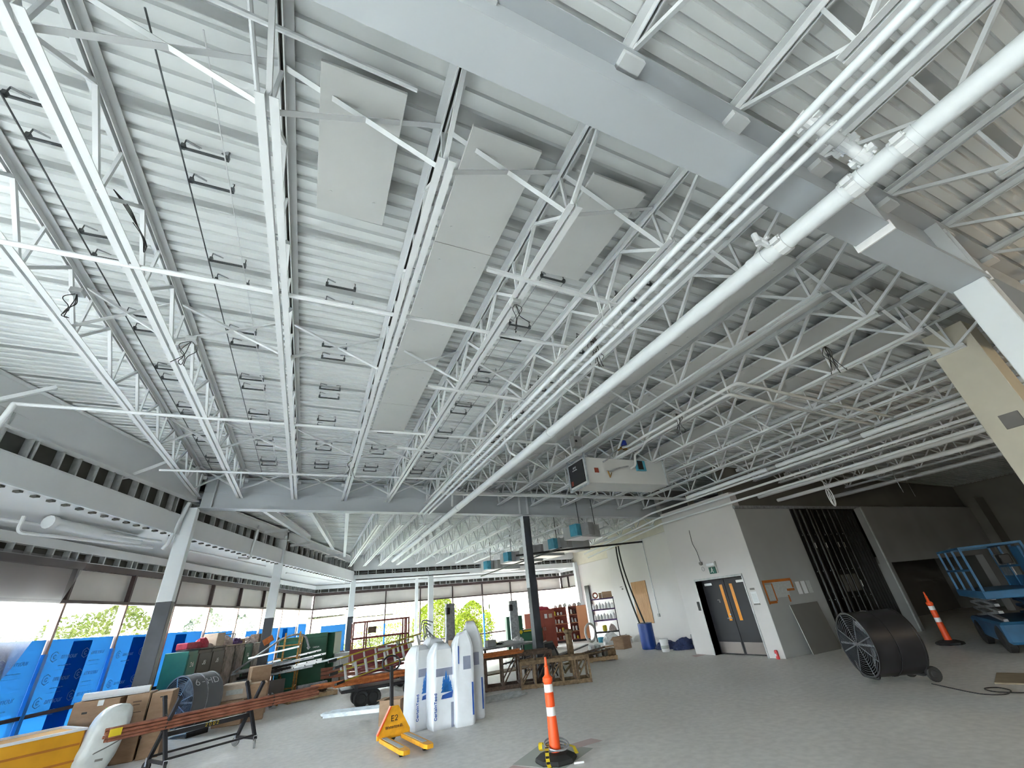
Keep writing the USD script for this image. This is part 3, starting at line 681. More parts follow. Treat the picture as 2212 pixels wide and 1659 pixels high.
# cross bridging between joists
nb = 0
def bridging(i, y, down=True, style='x', lab=''):
    x0, x1 = JX[i], JX[i + 1]; a, b = (x0 + .03, y), (x1 - .03, y)
    r = thing('cross_bridging', f'thin white cross bridging, {lab}', 'bridging', (x0, y, zb1(x0)), group='cross bridging')
    L = [(0, 0), (.045, 0), (.045, .006), (.006, .006), (.006, .045), (0, .045)]
    d = x1 - x0
    part(r, 'angle', prof(L, (.03, 0, .57), (d - .03, .05, .03)), 'white_paint'); part(r, 'angle', prof(L, (.03, .05, .03), (d - .03, 0, .57)), 'white_paint')
for i in range(0, 10):
    for y, yl in ((2.05, 'near the near girder'), (5.45, 'at mid span'), (9.3, 'towards the far girder'), (12.3, 'beside the far girder')):
        if i == 6 and y < 3: continue
        bridging(i, y, lab=f'right of the {ORD[i]} near-bay joist, {yl}')
# ------------------------------------------------------------------ radiant panels hung under the deck
def panel(x0, x1, ya, yb, z, lab, seams=(), hole=False):
    r = thing('radiant_panel', lab, 'ceiling panel', (x0, ya, z))
    ys = [ya, *seams, yb]
    for u, v in zip(ys, ys[1:]):
        part(r, 'board', cbox(x1 - x0, v - u - .006, .035, ((x1 - x0) / 2, (u + v) / 2 - ya, .02), .003), 'panel_white')
        w = [lathe([(0, 0), (.014, 0), (.014, .006), (0, .006)], 8, (dx, dy - ya, -.004)) for dx in (.12, x1 - x0 - .12) for dy in (u + .25, v - .25)]
        part(r, 'fixing', join(*w), 'panel_white')
    return r
panel(-.40, .24, 1.80, 3.16, 5.5, 'single white radiant panel between the second and third joists')
panel(.81, 1.49, 1.84, 8.62, 5.5, 'long white radiant panel of five boards left of the conduits', (3.18, 4.62, 5.94, 7.3))
panel(2.08, 2.74, 1.85, 3.22, 5.5, 'single white radiant panel behind the three conduits')
panel(4.72, 5.30, 1.92, 11.5, 5.46, 'long white radiant panel right of the fat pipe', (4., 6.2, 8.4))
r = panel(5.86, 6.56, 1.92, 11.6, 5.45, 'long white radiant panel with a round sensor, above the fan coil', (3.3, 5.4, 7.5, 9.5))
part(r, 'sensor', lathe([(0, 0), (.06, .002), (.075, .02), (.075, .03), (0, .03)], 16, (.35, 1.4, -.03)), 'dark_wood', 'round brown sensor hole')
panel(7.12, 7.80, 1.92, 11.6, 5.43, 'long white radiant panel, second right of the sensor panel', (4.1, 6.4, 8.7))
panel(8.44, 9.06, 1.95, 11.6, 5.4, 'long white radiant panel, farthest right', (4.1, 6.4, 8.7))
# hanger brackets waiting for panels
def bracket_proto(label, loc, group):
    r = thing('panel_bracket', label, 'bracket', loc, group=group)
    part(r, 'bar', bar((-.17, 0, 0), (.17, 0, 0), .016, .022), 'dark_bracket')
    for s in (-1, 1): part(r, 'clip', join(box(.03, .035, .05, (s * .165, 0, .02)), bar((s * .165, 0, .03), (s * .165, 0, .115), .008)), 'dark_bracket')
    part(r, 'foot', join(bar((-.165, 0, .11), (-.06, .05, .115), .022, .006), bar((.165, 0, .11), (.10, .04, .115), .022, .006)), 'galv_dull')
    return r
bp = None
BAYS = [(-2.47, 'left of the first rod line', 2.0, 13), (-1.33, 'along the dark rod line', 2.2, 13), (-.10, 'beyond the first single panel', 4.3, 13), (1.14, 'beyond the long panel', 8.8, 13), (2.43, 'beside the conduits', 3.2, 13), (3.62, 'right of the conduits', 2.0, 10)]
for xc, lab, ya, yb in BAYS:
    k = 0; yy = 2.99
    while yy < 12.6:
        for dy, w in ((0, 'first'), (.345, 'second')):
            if ya < yy + dy < yb:
                k += 1; lb = f'dark U-shaped hanger bracket {lab}, {ORD[min(k - 1, 19)]} from the near end'
                loc = (xc, yy + dy, 5.60 - .022 * xc)
                if bp is None: bp = bracket_proto(lb, loc, 'panel hanger brackets')
                else: dup(bp, lb, loc)
        yy += 1.395
def rod(name, p, q, rr, mat, label, cat, n=6):
    p, q = np.array(p, float), np.array(q, float)
    r = thing(name, label, cat, p); part(r, 'rod', cyl((0, 0, 0), q - p, rr, n), mat); return r
rod('hanger_rail', (-1.50, 1.95, 5.60), (-1.52, 12.4, 5.60), .007, 'dark_bracket', 'thin dark rail joining the bracket ends left of the second joist', 'rail')
rod('hanger_rail', (-1.17, 1.95, 5.60), (-1.15, 12.4, 5.60), .006, 'white_paint', 'thin white rail joining the bracket ends left of the second joist', 'rail')
rod('hanger_rail', (-2.63, 1.95, 5.63), (-2.63, 12.4, 5.63), .008, 'dark_bracket', 'thin dark rail beside the leftmost joist', 'rail')
rod('hanger_rail', (-2.3, 1.95, 5.63), (-2.3, 12.4, 5.63), .008, 'dark_bracket', 'thin dark rail between the first two joists', 'rail')
rod('hanger_rail', (2.27, 3.3, 5.55), (2.27, 12.4, 5.55), .006, 'galv_dull', 'left thin grey rail under the deck beside the conduits', 'rail')
rod('hanger_rail', (2.60, 3.3, 5.55), (2.60, 12.4, 5.55), .006, 'galv_dull', 'right thin grey rail under the deck beside the conduits', 'rail')
# ------------------------------------------------------------------ pipes
def pipe(name, pts, rr, mat, label, cat='pipe', n=12, bands=(), bm=None, br=1.12):
    P = np.array(pts, float); o = P[0].copy(); r = thing(name, label, cat, o)
    part(r, 'tube', tube(smooth_path(P - o, rr * 3.2), rr, n), mat, smooth=40)
    for i, (s, ln) in enumerate(bands):
        L = np.linalg.norm(P[1] - P[0]); t = (P[1] - P[0]) / L; c = t * s
        part(r, 'coupling', cyl(c - t * ln / 2, c + t * ln / 2, rr * br, n), bm or mat, smooth=40)
    return r
def smooth_path(P, rad):
    """Rounds the corners of a polyline."""
    out = [P[0]]
    for a, b, c in zip(P, P[1:], P[2:]):
        u, v = a - b, c - b; lu, lv = np.linalg.norm(u), np.linalg.norm(v); d = min(rad, lu * .45, lv * .45)
        p, q = b + u / lu * d, b + v / lv * d
        out += [(1 - t) ** 2 * p + 2 * t * (1 - t) * b + t * t * q for t in np.linspace(0, 1, 6)]
    out.append(P[-1]); return np.array(out)
zp_ = lambda x, y: 4.545
r = pipe('water_main', [(3.63, -3., 4.545), (3.63, 22.6, 4.545)], .084, 'column_white', 'fat white sprinkler main running away under the joists', bands=[(s, .16) for s in (3.35, 3.72, 4.6, 9.0, 14.6, 19.)], br=1.1)
def coupling(root, c, R, t=(0, 1, 0)):
    t = np.array(t, float); a = np.cross(t, [0, 0, 1.]); a /= np.linalg.norm(a); c = np.array(c)
    return join(cyl(c - t * .04, c + t * .04, R * 1.22, 12), box(.05, .07, .05, c + a * R * 1.3), box(.05, .07, .05, c - a * R * 1.3), cyl(c + a * R * 1.35 - t * .05, c + a * R * 1.35 + t * .05, .012, 6), cyl(c - a * R * 1.35 - t * .05, c - a * R * 1.35 + t * .05, .012, 6))
for yy in (.36, .72, 1.35): part(r, 'grooved_coupling', coupling(r, (0, yy + 3., 0), .084), 'white_paint')
part(r, 'outlet', join(cyl((-.05, 4.42, .02), (-.24, 4.42, .06), .03, 10), cyl((-.16, 4.36, .05), (-.16, 4.48, .05), .02, 8), lathe([(0, -.05), (.03, -.05), (.03, .05), (0, .05)], 10, (-.24, 4.42, .06))), 'white_paint')
r = pipe('branch_riser', [(3.60, .55, 4.60), (3.12, .62, 5.05)], .045, 'white_paint', 'short white riser with grooved couplings beside the fat main', bands=[])
for s in (.12, .35, .58, .85): part(r, 'grooved_coupling', coupling(r, np.array([-.48, .07, .45]) * s, .045, np.array([-.48, .07, .45]) / .662), 'white_paint')
for k, (x, w) in enumerate(((2.77, 'left'), (2.92, 'middle'), (3.07, 'right'))):
    pipe('conduit', [(x, -3., 4.63), (x, 12.75, 4.63)], .032 - .002 * k, 'column_white', f'{w} one of three slim white pipes under the near girder', n=10, bands=[(s, .06) for s in (7.3, 9.6, 12.6)], br=1.15)
for yy, lab in ((2.97, 'near end'), (5.65, 'middle'), (8.4, 'far end')):
    r = thing('strut_channel', f'slotted strut channel across the joists carrying the three slim pipes, {lab}', 'strut channel', (1.33, yy, 5.02))
    part(r, 'channel', prof([(-.02, 0), (.02, 0), (.02, .04), (.014, .04), (.014, .005), (-.014, .005), (-.014, .04), (-.02, .04)], (0, 0, 0), (1.72, .02, -.04)), 'white_paint')
    for x in (2.77, 2.92, 3.07):
        part(r, 'hanger_rod', cyl((x - 1.33, 0, -.02), (x - 1.33, 0, -.36), .005, 6), 'white_paint'); part(r, 'hanger_ring', ring(.038, .005, 14, 5, (x - 1.33, 0, -.39), 'y'), 'white_paint')
def cross(y, x0, x1, z, rr, lab, pieces=()):
    return pipe('sprinkler_branch', [(x0, y, z), (x1, y + .03, z - .0)], rr, 'white_paint', lab, n=8)
cross(4.12, -3.1, 3.3, 5.13, .027, 'white sprinkler branch pipe crossing the joists in the middle of the near bay')
r = cross(7.75, -4.3, 4.9, 5.12, .027, 'white sprinkler branch pipe crossing the joists further back')
pipe('sprinkler_branch', [(-4.28, 7.75, 5.12), (-4.42, 7.8, 4.2)], .04, 'white_paint', 'white drop pipe at the left end of the back sprinkler branch', n=10)
cross(10.6, -3.2, 9.5, 5.08, .025, 'white sprinkler branch pipe crossing the joists near the far girder')
pipe('bent_conduit', [(-2.2, 1.35, 5.5), (.35, 1.42, 5.5), (.55, 1.42, 5.62), (.52, 1.3, 5.66)], .028, 'white_paint', 'white conduit at the top of the picture ending in an upturned bend', n=10)
pipe('bent_conduit', [(-3.2, 1.62, 5.52), (.3, 1.72, 5.46)], .022, 'white_paint', 'slim white conduit just below the upturned one', n=8)
pipe('vertical_conduit', [(-.86, .9, 5.6), (-.86, 12.5, 5.55)], .02, 'white_paint', 'slim white pipe alongside the second joist from the left', n=8)
pipe('sprinkler_drop', [(3.42, 7.5, 5.1), (3.5, 7.45, 4.72), (3.62, 7.4, 4.63)], .03, 'white_paint', 'white drop with elbow joining the fat main in mid bay', n=10)
r = thing('steel_angle', 'long pale steel angle hung in front of the far girder', 'steel angle', (3.0, 11., 4.754))
part(r, 'angle', prof([(0, 0), (.09, 0), (.09, .012), (.012, .012), (.012, .09), (0, .09)], (0, 0, 0), (14.5, 0, -.1)), 'white_paint')
part(r, 'hanger', bar((.3, 0, 0), (.3, .05, -.3), .04), 'white_paint'); part(r, 'hanger', bar((5.2, 0, 0), (5.2, .05, .35), .02), 'white_paint')
# pipes of the right-hand side
pipe('right_main', [(11.3, -2.5, 4.62), (11.3, 10.3, 4.6), (11.45, 10.42, 4.6)], .062, 'column_white', 'white pipe with bright clamps along the right side of the ceiling', bands=[(s, .28) for s in (5.0, 7.4, 9.6)], bm='satin_steel', br=1.08)
pipe('right_main', [(13.1, -1., 4.32), (13.1, 9.05, 4.32)], .058, 'white_paint', 'upper one of two parallel white pipes over the rack wall')
pipe('right_main', [(14.0, -1., 4.22), (14.0, 9.05, 4.22)], .058, 'white_paint', 'lower one of two parallel white pipes over the rack wall')
pipe('right_main', [(16.3, -1., 4.24), (16.3, 8.7, 4.24)], .065, 'heater_grey', 'grey pipe with clamps near the dark right wall', bands=[(s, .3) for s in (4.2, 7.2)], bm='satin_steel', br=1.06)
pipe('coil_supply_pipe', [(6.78, 7.72, 5.14), (6.6, 7.3, 5.0), (6.31, 6.7, 4.88), (6.31, 3.97, 4.88), (12.3, 4.23, 4.86)], .030, 'panel_white', 'upper slim white pipe from the fan coil valve bending right over the joists', n=10)
pipe('coil_supply_pipe', [(7.02, 7.9, 4.66), (7.16, 7.84, 4.72), (7.18, 7.8, 5.0), (7.0, 7.3, 4.96), (6.53, 6.6, 4.87), (6.51, 4.33, 4.87), (11.8, 4.62, 4.85)], .030, 'panel_white', 'lower slim white pipe from the fan coil side bending right over the joists', n=10)
for k, xx in enumerate((12.3, 13.3, 14.9)):
    rod('ceiling_wire', (xx + 3.2, 6.3 + .4 * k, 5.3), (xx + 3.2, 6.3 + .4 * k, 3.9), .006, 'galvanized', f'thin hanging ceiling wire at the dark right side, {ORD[k]} from the left', 'wire')
r = pipe('wall_pipe', [(8.0, 11.9, 4.12), (11.9, 12.2, 4.2), (11.9, 6., 4.3)], .03, 'white_paint', 'white pipe run around the top of the door wall', n=8) if False else None
for k, (z, dx, lb) in enumerate(((4.12, -.12, 'lowest'), (4.30, -.30, 'middle'), (4.5, -.48, 'highest'))):
    pipe('wall_pipe', [(11.8 + dx, 1.6, z), (11.8 + dx, 12.2, z), (12.9 + dx, 19., z - .30)], .034, 'white_paint', f'{lb} of three white pipes along the top of the door wall', n=8)
pipe('black_pipe', [(2.1, 25.0, 3.98), (8.2, 24.3, 3.92)], .03, 'conduit_black', 'black pipe in front of the far beam', n=8)
pipe('black_pipe', [(7.0, 15.2, 3.62), (8.5, 14.6, 3.66), (12.4, 14.3, 3.82)], .035, 'conduit_black', 'black pipe linking the grey heaters to the wall', n=8)
pipe('black_pipe', [(7.75, 21.2, 3.46), (8.25, 13.9, 3.66)], .028, 'conduit_black', 'black pipe along the tops of the hanging heaters', n=8)
# loop of spare cable
pts = [(13.2 + .09 * math.sin(a) , 7.0 + .03 * math.cos(a * .5), 3.78 + .24 * math.cos(a)) for a in np.linspace(0, 4 * math.pi, 40)]
r = thing('cable_loop', 'coiled loop of white cable hanging near the rack wall', 'cable', pts[0]); part(r, 'coil', tube(np.array(pts) - pts[0], .014, 6), 'pail_white'); part(r, 'lead', tube(np.array([pts[0], (13.15, 7.0, 4.3), (13.1, 7.0, 4.3)]) - pts[0], .012, 6), 'pail_white')
# ------------------------------------------------------------------ fan coil unit
fx, fy, fz = 5.72, 8.0, 4.3
r = thing('fan_coil_unit', 'large white fan coil unit with a black end panel hung from the joists', 'fan coil unit', (fx, fy, fz))
part(r, 'casing', cbox(2.58, .73, .63, (1.29, .365, 0), .008, True), 'panel_white')
e = part(r, 'end_panel', cbox(.02, .66, .55, (-.008, .365, .32), .004), 'fan_black', 'black end panel')
for h, s, y_, z_ in ((.05, 'AHU', .42, .46), (.028, 'air handling', .42, .41)):
    m = text(s, h, .002); part(e, 'lettering', upright(m, (-.02, y_, z_), -math.pi / 2), 'print_white')
part(r, 'sticker', box(.004, .09, .11, (-.02, .60, .13)), 'red_metal', 'dark red warning sticker')
part(r, 'sticker', box(.12, .004, .12, (.33, -.003, .31)), 'red_metal', 'dark red warning sticker')
part(r, 'control_box', join(box(.30, .05, .27, (1.72, -.02, .47))), 'heater_blue', 'open control box'); part(r, 'control_cavity', box(.16, .01, .22, (1.70, -.05, .48)), 'fan_black')
part(r, 'hanger', join(bar((.02, -.02, -.02), (.02, -.02, .95), .04), bar((.02, .76, -.02), (.02, .76, .95), .04), bar((.02, -.06, -.03), (.02, .80, -.03), .04)), 'galvanized', 'galvanised hanger channel')
part(r, 'hanger', join(bar((2.5, -.02, -.02), (2.5, -.02, .9), .03), bar((2.5, .76, -.02), (2.5, .76, .9), .03)), 'galvanized')
v = part(r, 'valve_body', join(cyl((1.02, -.25, .83), (1.30, -.25, .89), .035, 10), box(.10, .06, .10, (1.15, -.25, .84)), cyl((1.05, -.25, .83), (.9, -.25, .76), .02, 8)), 'brass', 'brass control valve')
part(v, 'actuator', join(lathe([(0, 0), (.07, 0), (.08, .04), (.07, .12), (.03, .14), (0, .14)], 14, (1.14, -.25, .9))), 'valve_blue', 'blue valve actuator')
part(r, 'flexible_hose', tube(smooth_path(np.array([(.62, -.02, .30), (.66, -.1, .26), (.9, -.14, .34), (1.25, -.1, .42)]), .08), .018, 8), 'galv_dull', 'braided steel hose')
part(r, 'flexible_hose', tube(smooth_path(np.array([(.55, -.02, .52), (.62, -.12, .55), (.78, -.2, .72), (.92, -.25, .78)]), .08), .018, 8), 'galv_dull')
part(r, 'drain_valve', join(cyl((.62, -.06, .28), (.66, -.06, .12), .018, 8), bar((.68, -.06, .16), (.72, -.06, .24), .015)), 'brass')
r = thing('junction_box', 'grey metal junction box hung above the fan coil', 'junction box', (5.18, 7.4, 4.92)); part(r, 'box', cbox(.2, .16, .24, (0, 0, 0), .005, True), 'pail_grey'); part(r, 'knockout', lathe([(0, -.004), (.03, -.004), (.03, .004), (0, .004)], 10, (-.05, -.082, .12), 'y'), 'fan_black'); part(r, 'stem', cyl((0, 0, .24), (0, 0, .5), .012, 6), 'white_paint')
# heaters over the far bay
def heater(x, y, z, lab, L=1.5, face=0.):
    r = thing('unit_heater', lab, 'unit heater', (x, y, z), face)
    part(r, 'casing', cbox(L, .85, .42, (L / 2, .42, 0), .01, True), 'heater_grey'); part(r, 'bottom_panel', box(L - .06, .78, .006, (L / 2, .42, -.002)), 'reflective_white', 'bright white underside')
    part(r, 'end_box', cbox(.22, .34, .38, (-.10, .14, .02), .008, True), 'heater_blue', 'blue control end'); part(r, 'end_box', cbox(.30, .45, .40, (L * .18, -.12, 0), .008, True), 'pail_grey')
    part(r, 'hanger', join(bar((.1, .1, .4), (.1, .1, 1.33), .02), bar((L - .1, .1, .4), (L - .1, .1, 1.33), .02)), 'dark_bracket')
    return r
for k, (px, py, z) in enumerate(((1060, 1222, 3.7), (1105, 1205, 3.72), (1150, 1192, 3.74), (1205, 1178, 3.76), (1256, 1150, 3.8))):
    p = on(px, py + 8, z); w = ('farthest left', 'second from the left', 'behind the centre column', 'just right of the centre column', 'highest and nearest, right of the centre column')[k]
    heater(p[0], p[1], z, f'grey hanging unit heater with a blue end, {w}', 1.9 if k < 4 else 1.0, .25)
# loose electrical boxes with dangling wires
def wires(x, y, z, lab, n=5, L=.45, mat='conduit_black'):
    r = thing('wiring_box', lab, 'junction box', (x, y, z)); part(r, 'box', cbox(.11, .11, .06, (0, 0, 0), .005, True), 'stud_metal')
    for k in range(n):
        a = rng.uniform(-.10, .10, 2); b2 = rng.uniform(-.12, .12, 2); part(r, 'wire', tube(smooth_path(np.array([(0, 0, .01), (b2[0], b2[1], -L * .25), (a[0] * .3, a[1] * .3, -L * .55), (a[0], a[1], -L * rng.uniform(.75, 1.0)), (a[0] + b2[1] * .5, a[1], -L * .9)]), .2), .0045, 5), mat)
    return r
wires(1.83, 3.35, 4.98, 'white round junction box with black wires under the joist right of the long panel', 4, .35)
wires(-1.72, 5.35, 5.1, 'junction box with dark wires between the first and second joists', 4, .4)
wires(-2.75, 5.0, 5.3, 'junction box with dark wires beside the leftmost joist', 4, .3)
wires(-3.45, 4.9, 5.3, 'junction box with dangling wires at the left edge of the picture', 6, .4, 'purple_cloth')
wires(3.35, 3.9, 5.2, 'bundle of black wires hanging behind the three slim pipes', 6, .5)
wires(7.2, 2.9, 5.1, 'bundle of black wires hanging between the right-hand panels', 6, .5)
wires(6.4, 5.5, 5.0, 'bundle of black wires hanging right of the fan coil joist', 5, .45)
wires(.55, 9.8, 5.2, 'junction box with wires by the third joist near the far girder', 4, .4)
wp = on(300, 480, 5.35); r = thing('wire_bundle', 'loops of loose black cable hanging beside the second joist', 'cable', wp)
for k in range(4): part(r, 'cable', tube(smooth_path(np.array([(-.16, -.22, .12), (-.05, -.1, .06 - .02 * k), (.03 + .02 * k, .1, -.1 - .02 * k), (.05 - .02 * k, .22 + .03 * k, -.12), (.0, .18, -.02), (-.05, .02, .0)]), .1), .004, 5), 'conduit_black')
# canopy pipes and the duct
r = pipe('canopy_duct', [(-3.9, 10.6, 4.0), (-2.9, 14.2, 3.98)], .13, 'white_paint', 'white spiral duct under the canopy, left of the left column', bands=[(0.02, .1)], br=1.12) if False else pipe('canopy_duct', [(-4.55, 10.55, 4.02), (-3.75, 12.6, 4.0)], .10, 'column_white', 'fat white duct under the canopy left of the left column', bands=[(.05, .12)], br=1.2)
pipe('canopy_pipe', [(-4.75, 10.2, 4.05), (-4.75, 10.2, 3.78), (-3.45, 12.6, 3.86)], .03, 'white_paint', 'slim white canopy pipe with an upturned end left of the left column', n=8)
pipe('canopy_pipe', [(-5.4, 9.5, 3.98), (-3.35, 12.7, 4.0)], .028, 'white_paint', 'upper slim white canopy pipe left of the left column', n=8)
pipe('canopy_pipe', [(-3.05, 12.85, 4.95), (-3.22, 12.75, 3.95), (-3.3, 12.8, 3.85)], .045, 'column_white', 'white drop pipe on the face of the left column', n=10)
pipe('canopy_pipe', [(-2.95, 13.6, 3.92), (-1.5, 17.6, 3.95)], .026, 'white_paint', 'slim white canopy pipe between the left and second columns', n=8)
pipe('canopy_pipe', [(-1.75, 16.0, 5.0), (-1.85, 16.0, 3.98), (-2.1, 15.4, 3.95)], .035, 'column_white', 'white drop pipe left of the second column', n=8)
pipe('canopy_pipe', [(-.9, 19.5, 3.9), (1.6, 24.8, 3.85)], .026, 'white_paint', 'slim white canopy pipe between the second column and the far corner', n=8)
# ================================================================== outside: ground, hill, houses, trees
def far(x, y, Y):
    d = ray(x, y); return EYE + (Y - EYE[1]) / d[1] * d
go = struct('outside_ground')
part(go, 'forecourt', join(span(-400, 400, 26.9, 420, -.9, -.6), span(-400, -14.2, -300, 26.9, -.9, -.6), span(-14.2, 29, 26.85, 27.2, -.6, -.2)), 'far_ground')
def hill_mesh():
    xs = np.linspace(-330, 260, 60); ys = np.linspace(70, 330, 30); V = []
    for y in ys:
        for x in xs:
            t = np.clip((y - 75) / 150, 0, 1); s = t * t * (3 - 2 * t)
            side = np.clip((x + 330) / 90, 0, 1)
            h = s * (12.5 + 2.2 * math.sin(x * .021 + 1) + 1.4 * math.sin(x * .05)) * side
            V.append((x, y, -.6 + h))
    F = []; n = len(xs)
    for j in range(len(ys) - 1):
        for i in range(n - 1):
            a = j * n + i; F += [(a, a + 1, a + n + 1), (a, a + n + 1, a + n)]
    return np.array(V), np.array(F)
HV, HF = hill_mesh()
hl = struct('outside_hillside'); part(hl, 'slope', (HV, HF), 'far_hill', smooth=True)
def hz(x, y):
    i = np.argmin((HV[:, 0] - x) ** 2 + (HV[:, 1] - y) ** 2); return HV[i, 2]
lawn = struct('outside_lawn'); part(lawn, 'turf', join(span(-30, 12, 31, 60, -.62, -.5)), 'far_grass')
# foliage: a cloud of leaf cards around a crown shape
def crown(shape, h, w, n, leaf, seed):
    g = np.random.default_rng(seed); u = g.random(n) ** .8; th = g.random(n) * 2 * math.pi
    if shape == 'cone': r = (1 - u) ** .9 * (0.75 + .5 * g.random(n) ** .6) * (.85 + .3 * np.sin(u * 26))
    elif shape == 'flame': r = np.sin(np.clip(u, .02, .985) * math.pi) ** .6 * (1 - .55 * u) * (.5 + .6 * g.random(n) ** .4)
    else: r = np.sqrt(np.clip(1 - (2 * u - 1) ** 2, 0, 1)) * (.45 + .6 * g.random(n) ** .4) * (1 + .25 * np.sin(3 * th + seed) * np.sin(5 * u + seed))
    P = np.stack([r * np.cos(th) * w / 2, r * np.sin(th) * w / 2, u * h], 1)
    a = g.normal(size=(n, 3)); a /= np.linalg.norm(a, axis=1, keepdims=True); b = np.cross(a, g.normal(size=(n, 3))); b /= np.linalg.norm(b, axis=1, keepdims=True)
    s = leaf * (.6 + .8 * g.random((n, 1)))
    V = np.stack([P - a * s, P + b * s * .6, P + a * s, P - b * s * .6], 1).reshape(-1, 3)
    i = np.arange(n) * 4
    return V, np.vstack([np.stack([i, i + 1, i + 2], 1), np.stack([i, i + 2, i + 3], 1)])
def tree(name, label, px, pytop, Y, w, shape, mat, seed, n=1300, leaf=None, group=None, base=None):
    top = far(px, pytop, Y); x = top[0]; zb = base if base is not None else (hz(x, Y) if Y > 72 else -.55)
    h = top[2] - zb
    r = thing(name, label, 'tree', (x, Y, zb), group=group)
    part(r, 'trunk', tube([(0, 0, 0), (.02 * h, 0, h * .5), (0, 0, h * .85)], [h * .018, h * .012, h * .004], 6), 'bark')
    z0 = h * (.08 if shape == 'cone' else .12)
    part(r, 'foliage', mv(crown(shape, h - z0, w, n, leaf or max(.10, h * .022), seed), (0, 0, z0)), mat, kind='stuff')
    return r
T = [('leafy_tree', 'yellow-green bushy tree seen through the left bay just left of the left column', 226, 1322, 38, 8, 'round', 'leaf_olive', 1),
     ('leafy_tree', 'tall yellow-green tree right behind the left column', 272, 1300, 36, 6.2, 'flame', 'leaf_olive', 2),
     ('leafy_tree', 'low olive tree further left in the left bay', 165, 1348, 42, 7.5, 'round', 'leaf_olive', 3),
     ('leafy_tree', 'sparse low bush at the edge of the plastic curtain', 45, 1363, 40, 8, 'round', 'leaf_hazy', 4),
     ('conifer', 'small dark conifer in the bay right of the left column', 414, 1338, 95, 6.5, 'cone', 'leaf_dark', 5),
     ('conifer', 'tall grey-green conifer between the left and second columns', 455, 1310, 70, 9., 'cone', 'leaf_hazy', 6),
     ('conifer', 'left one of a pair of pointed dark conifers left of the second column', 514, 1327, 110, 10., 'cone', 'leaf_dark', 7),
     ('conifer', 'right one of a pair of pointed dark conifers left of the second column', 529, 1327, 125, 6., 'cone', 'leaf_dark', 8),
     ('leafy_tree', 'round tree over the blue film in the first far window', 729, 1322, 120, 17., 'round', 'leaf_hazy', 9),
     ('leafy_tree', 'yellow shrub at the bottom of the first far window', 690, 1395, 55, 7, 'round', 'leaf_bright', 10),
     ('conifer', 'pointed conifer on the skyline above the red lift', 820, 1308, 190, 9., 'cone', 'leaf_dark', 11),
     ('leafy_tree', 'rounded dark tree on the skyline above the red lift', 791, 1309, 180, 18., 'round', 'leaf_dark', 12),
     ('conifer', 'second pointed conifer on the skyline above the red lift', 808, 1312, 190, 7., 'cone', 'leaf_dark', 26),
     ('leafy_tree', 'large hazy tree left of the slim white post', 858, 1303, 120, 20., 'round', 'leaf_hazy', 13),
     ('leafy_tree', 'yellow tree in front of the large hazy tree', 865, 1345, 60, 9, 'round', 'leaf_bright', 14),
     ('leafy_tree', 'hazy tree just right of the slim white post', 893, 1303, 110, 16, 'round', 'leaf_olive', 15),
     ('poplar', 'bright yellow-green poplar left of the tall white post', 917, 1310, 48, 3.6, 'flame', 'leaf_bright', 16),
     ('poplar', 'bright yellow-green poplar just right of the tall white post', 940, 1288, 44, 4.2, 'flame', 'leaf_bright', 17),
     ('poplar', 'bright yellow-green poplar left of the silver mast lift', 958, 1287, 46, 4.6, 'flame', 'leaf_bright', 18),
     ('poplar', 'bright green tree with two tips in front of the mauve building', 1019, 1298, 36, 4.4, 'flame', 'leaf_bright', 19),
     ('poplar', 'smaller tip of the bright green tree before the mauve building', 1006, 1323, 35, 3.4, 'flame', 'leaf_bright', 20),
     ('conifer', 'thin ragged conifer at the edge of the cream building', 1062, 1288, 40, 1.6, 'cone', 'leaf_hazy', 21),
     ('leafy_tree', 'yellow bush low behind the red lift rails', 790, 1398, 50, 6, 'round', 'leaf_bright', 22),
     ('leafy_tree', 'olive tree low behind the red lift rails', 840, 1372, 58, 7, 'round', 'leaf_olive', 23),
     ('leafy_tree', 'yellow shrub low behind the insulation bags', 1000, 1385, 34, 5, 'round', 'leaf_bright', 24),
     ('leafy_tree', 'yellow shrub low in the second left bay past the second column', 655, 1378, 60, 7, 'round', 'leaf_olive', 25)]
for (nm, lb, px, py, Y, w, sh, mt, sd) in T: tree(nm, lb, px, py, Y, w, sh, mt, sd, 1500 if Y < 60 else 1000, leaf=None)
# houses on the hill
def house(x, Y, w, d, h, mat, roof, label, rz=0.):
    z = hz(x, Y) - .5
    r = thing('hill_house', label, 'house', (x, Y, z), rz)
    part(r, 'walls', box(w, d, h, (0, 0, 0), True), mat)
    part(r, 'roof', mv(ext([(-w / 2 - .5, 0), (w / 2 + .5, 0), (0, w * .20)], d + .8), (0, d / 2 + .4, h), rx=math.pi / 2), roof)
    k = max(2, int(w // 3.2))
    for i in range(k):
        for j in range(1 + int(h > 5)):
            part(r, 'window_pane', box(1.3, .08, 1.2, (-w / 2 + w * (i + .5) / k, -d / 2 - .03, 1.3 + 2.7 * j), True), 'far_window')
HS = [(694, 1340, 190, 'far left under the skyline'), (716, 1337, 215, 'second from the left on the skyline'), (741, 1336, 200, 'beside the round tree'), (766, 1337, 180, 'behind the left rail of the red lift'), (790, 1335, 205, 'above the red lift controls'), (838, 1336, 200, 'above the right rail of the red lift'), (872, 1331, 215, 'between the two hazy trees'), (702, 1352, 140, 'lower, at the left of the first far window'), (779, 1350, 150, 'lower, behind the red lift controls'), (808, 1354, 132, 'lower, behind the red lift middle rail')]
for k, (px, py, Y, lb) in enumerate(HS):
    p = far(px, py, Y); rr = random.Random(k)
    house(p[0], Y, rr.uniform(8, 11.5), 7, rr.uniform(3.2, 5.8), ('far_pale', 'far_white', 'far_rose')[k % 3], ('far_roof', 'far_rose')[k % 2], f'pinkish hillside house, {lb}', rr.uniform(-.2, .2))
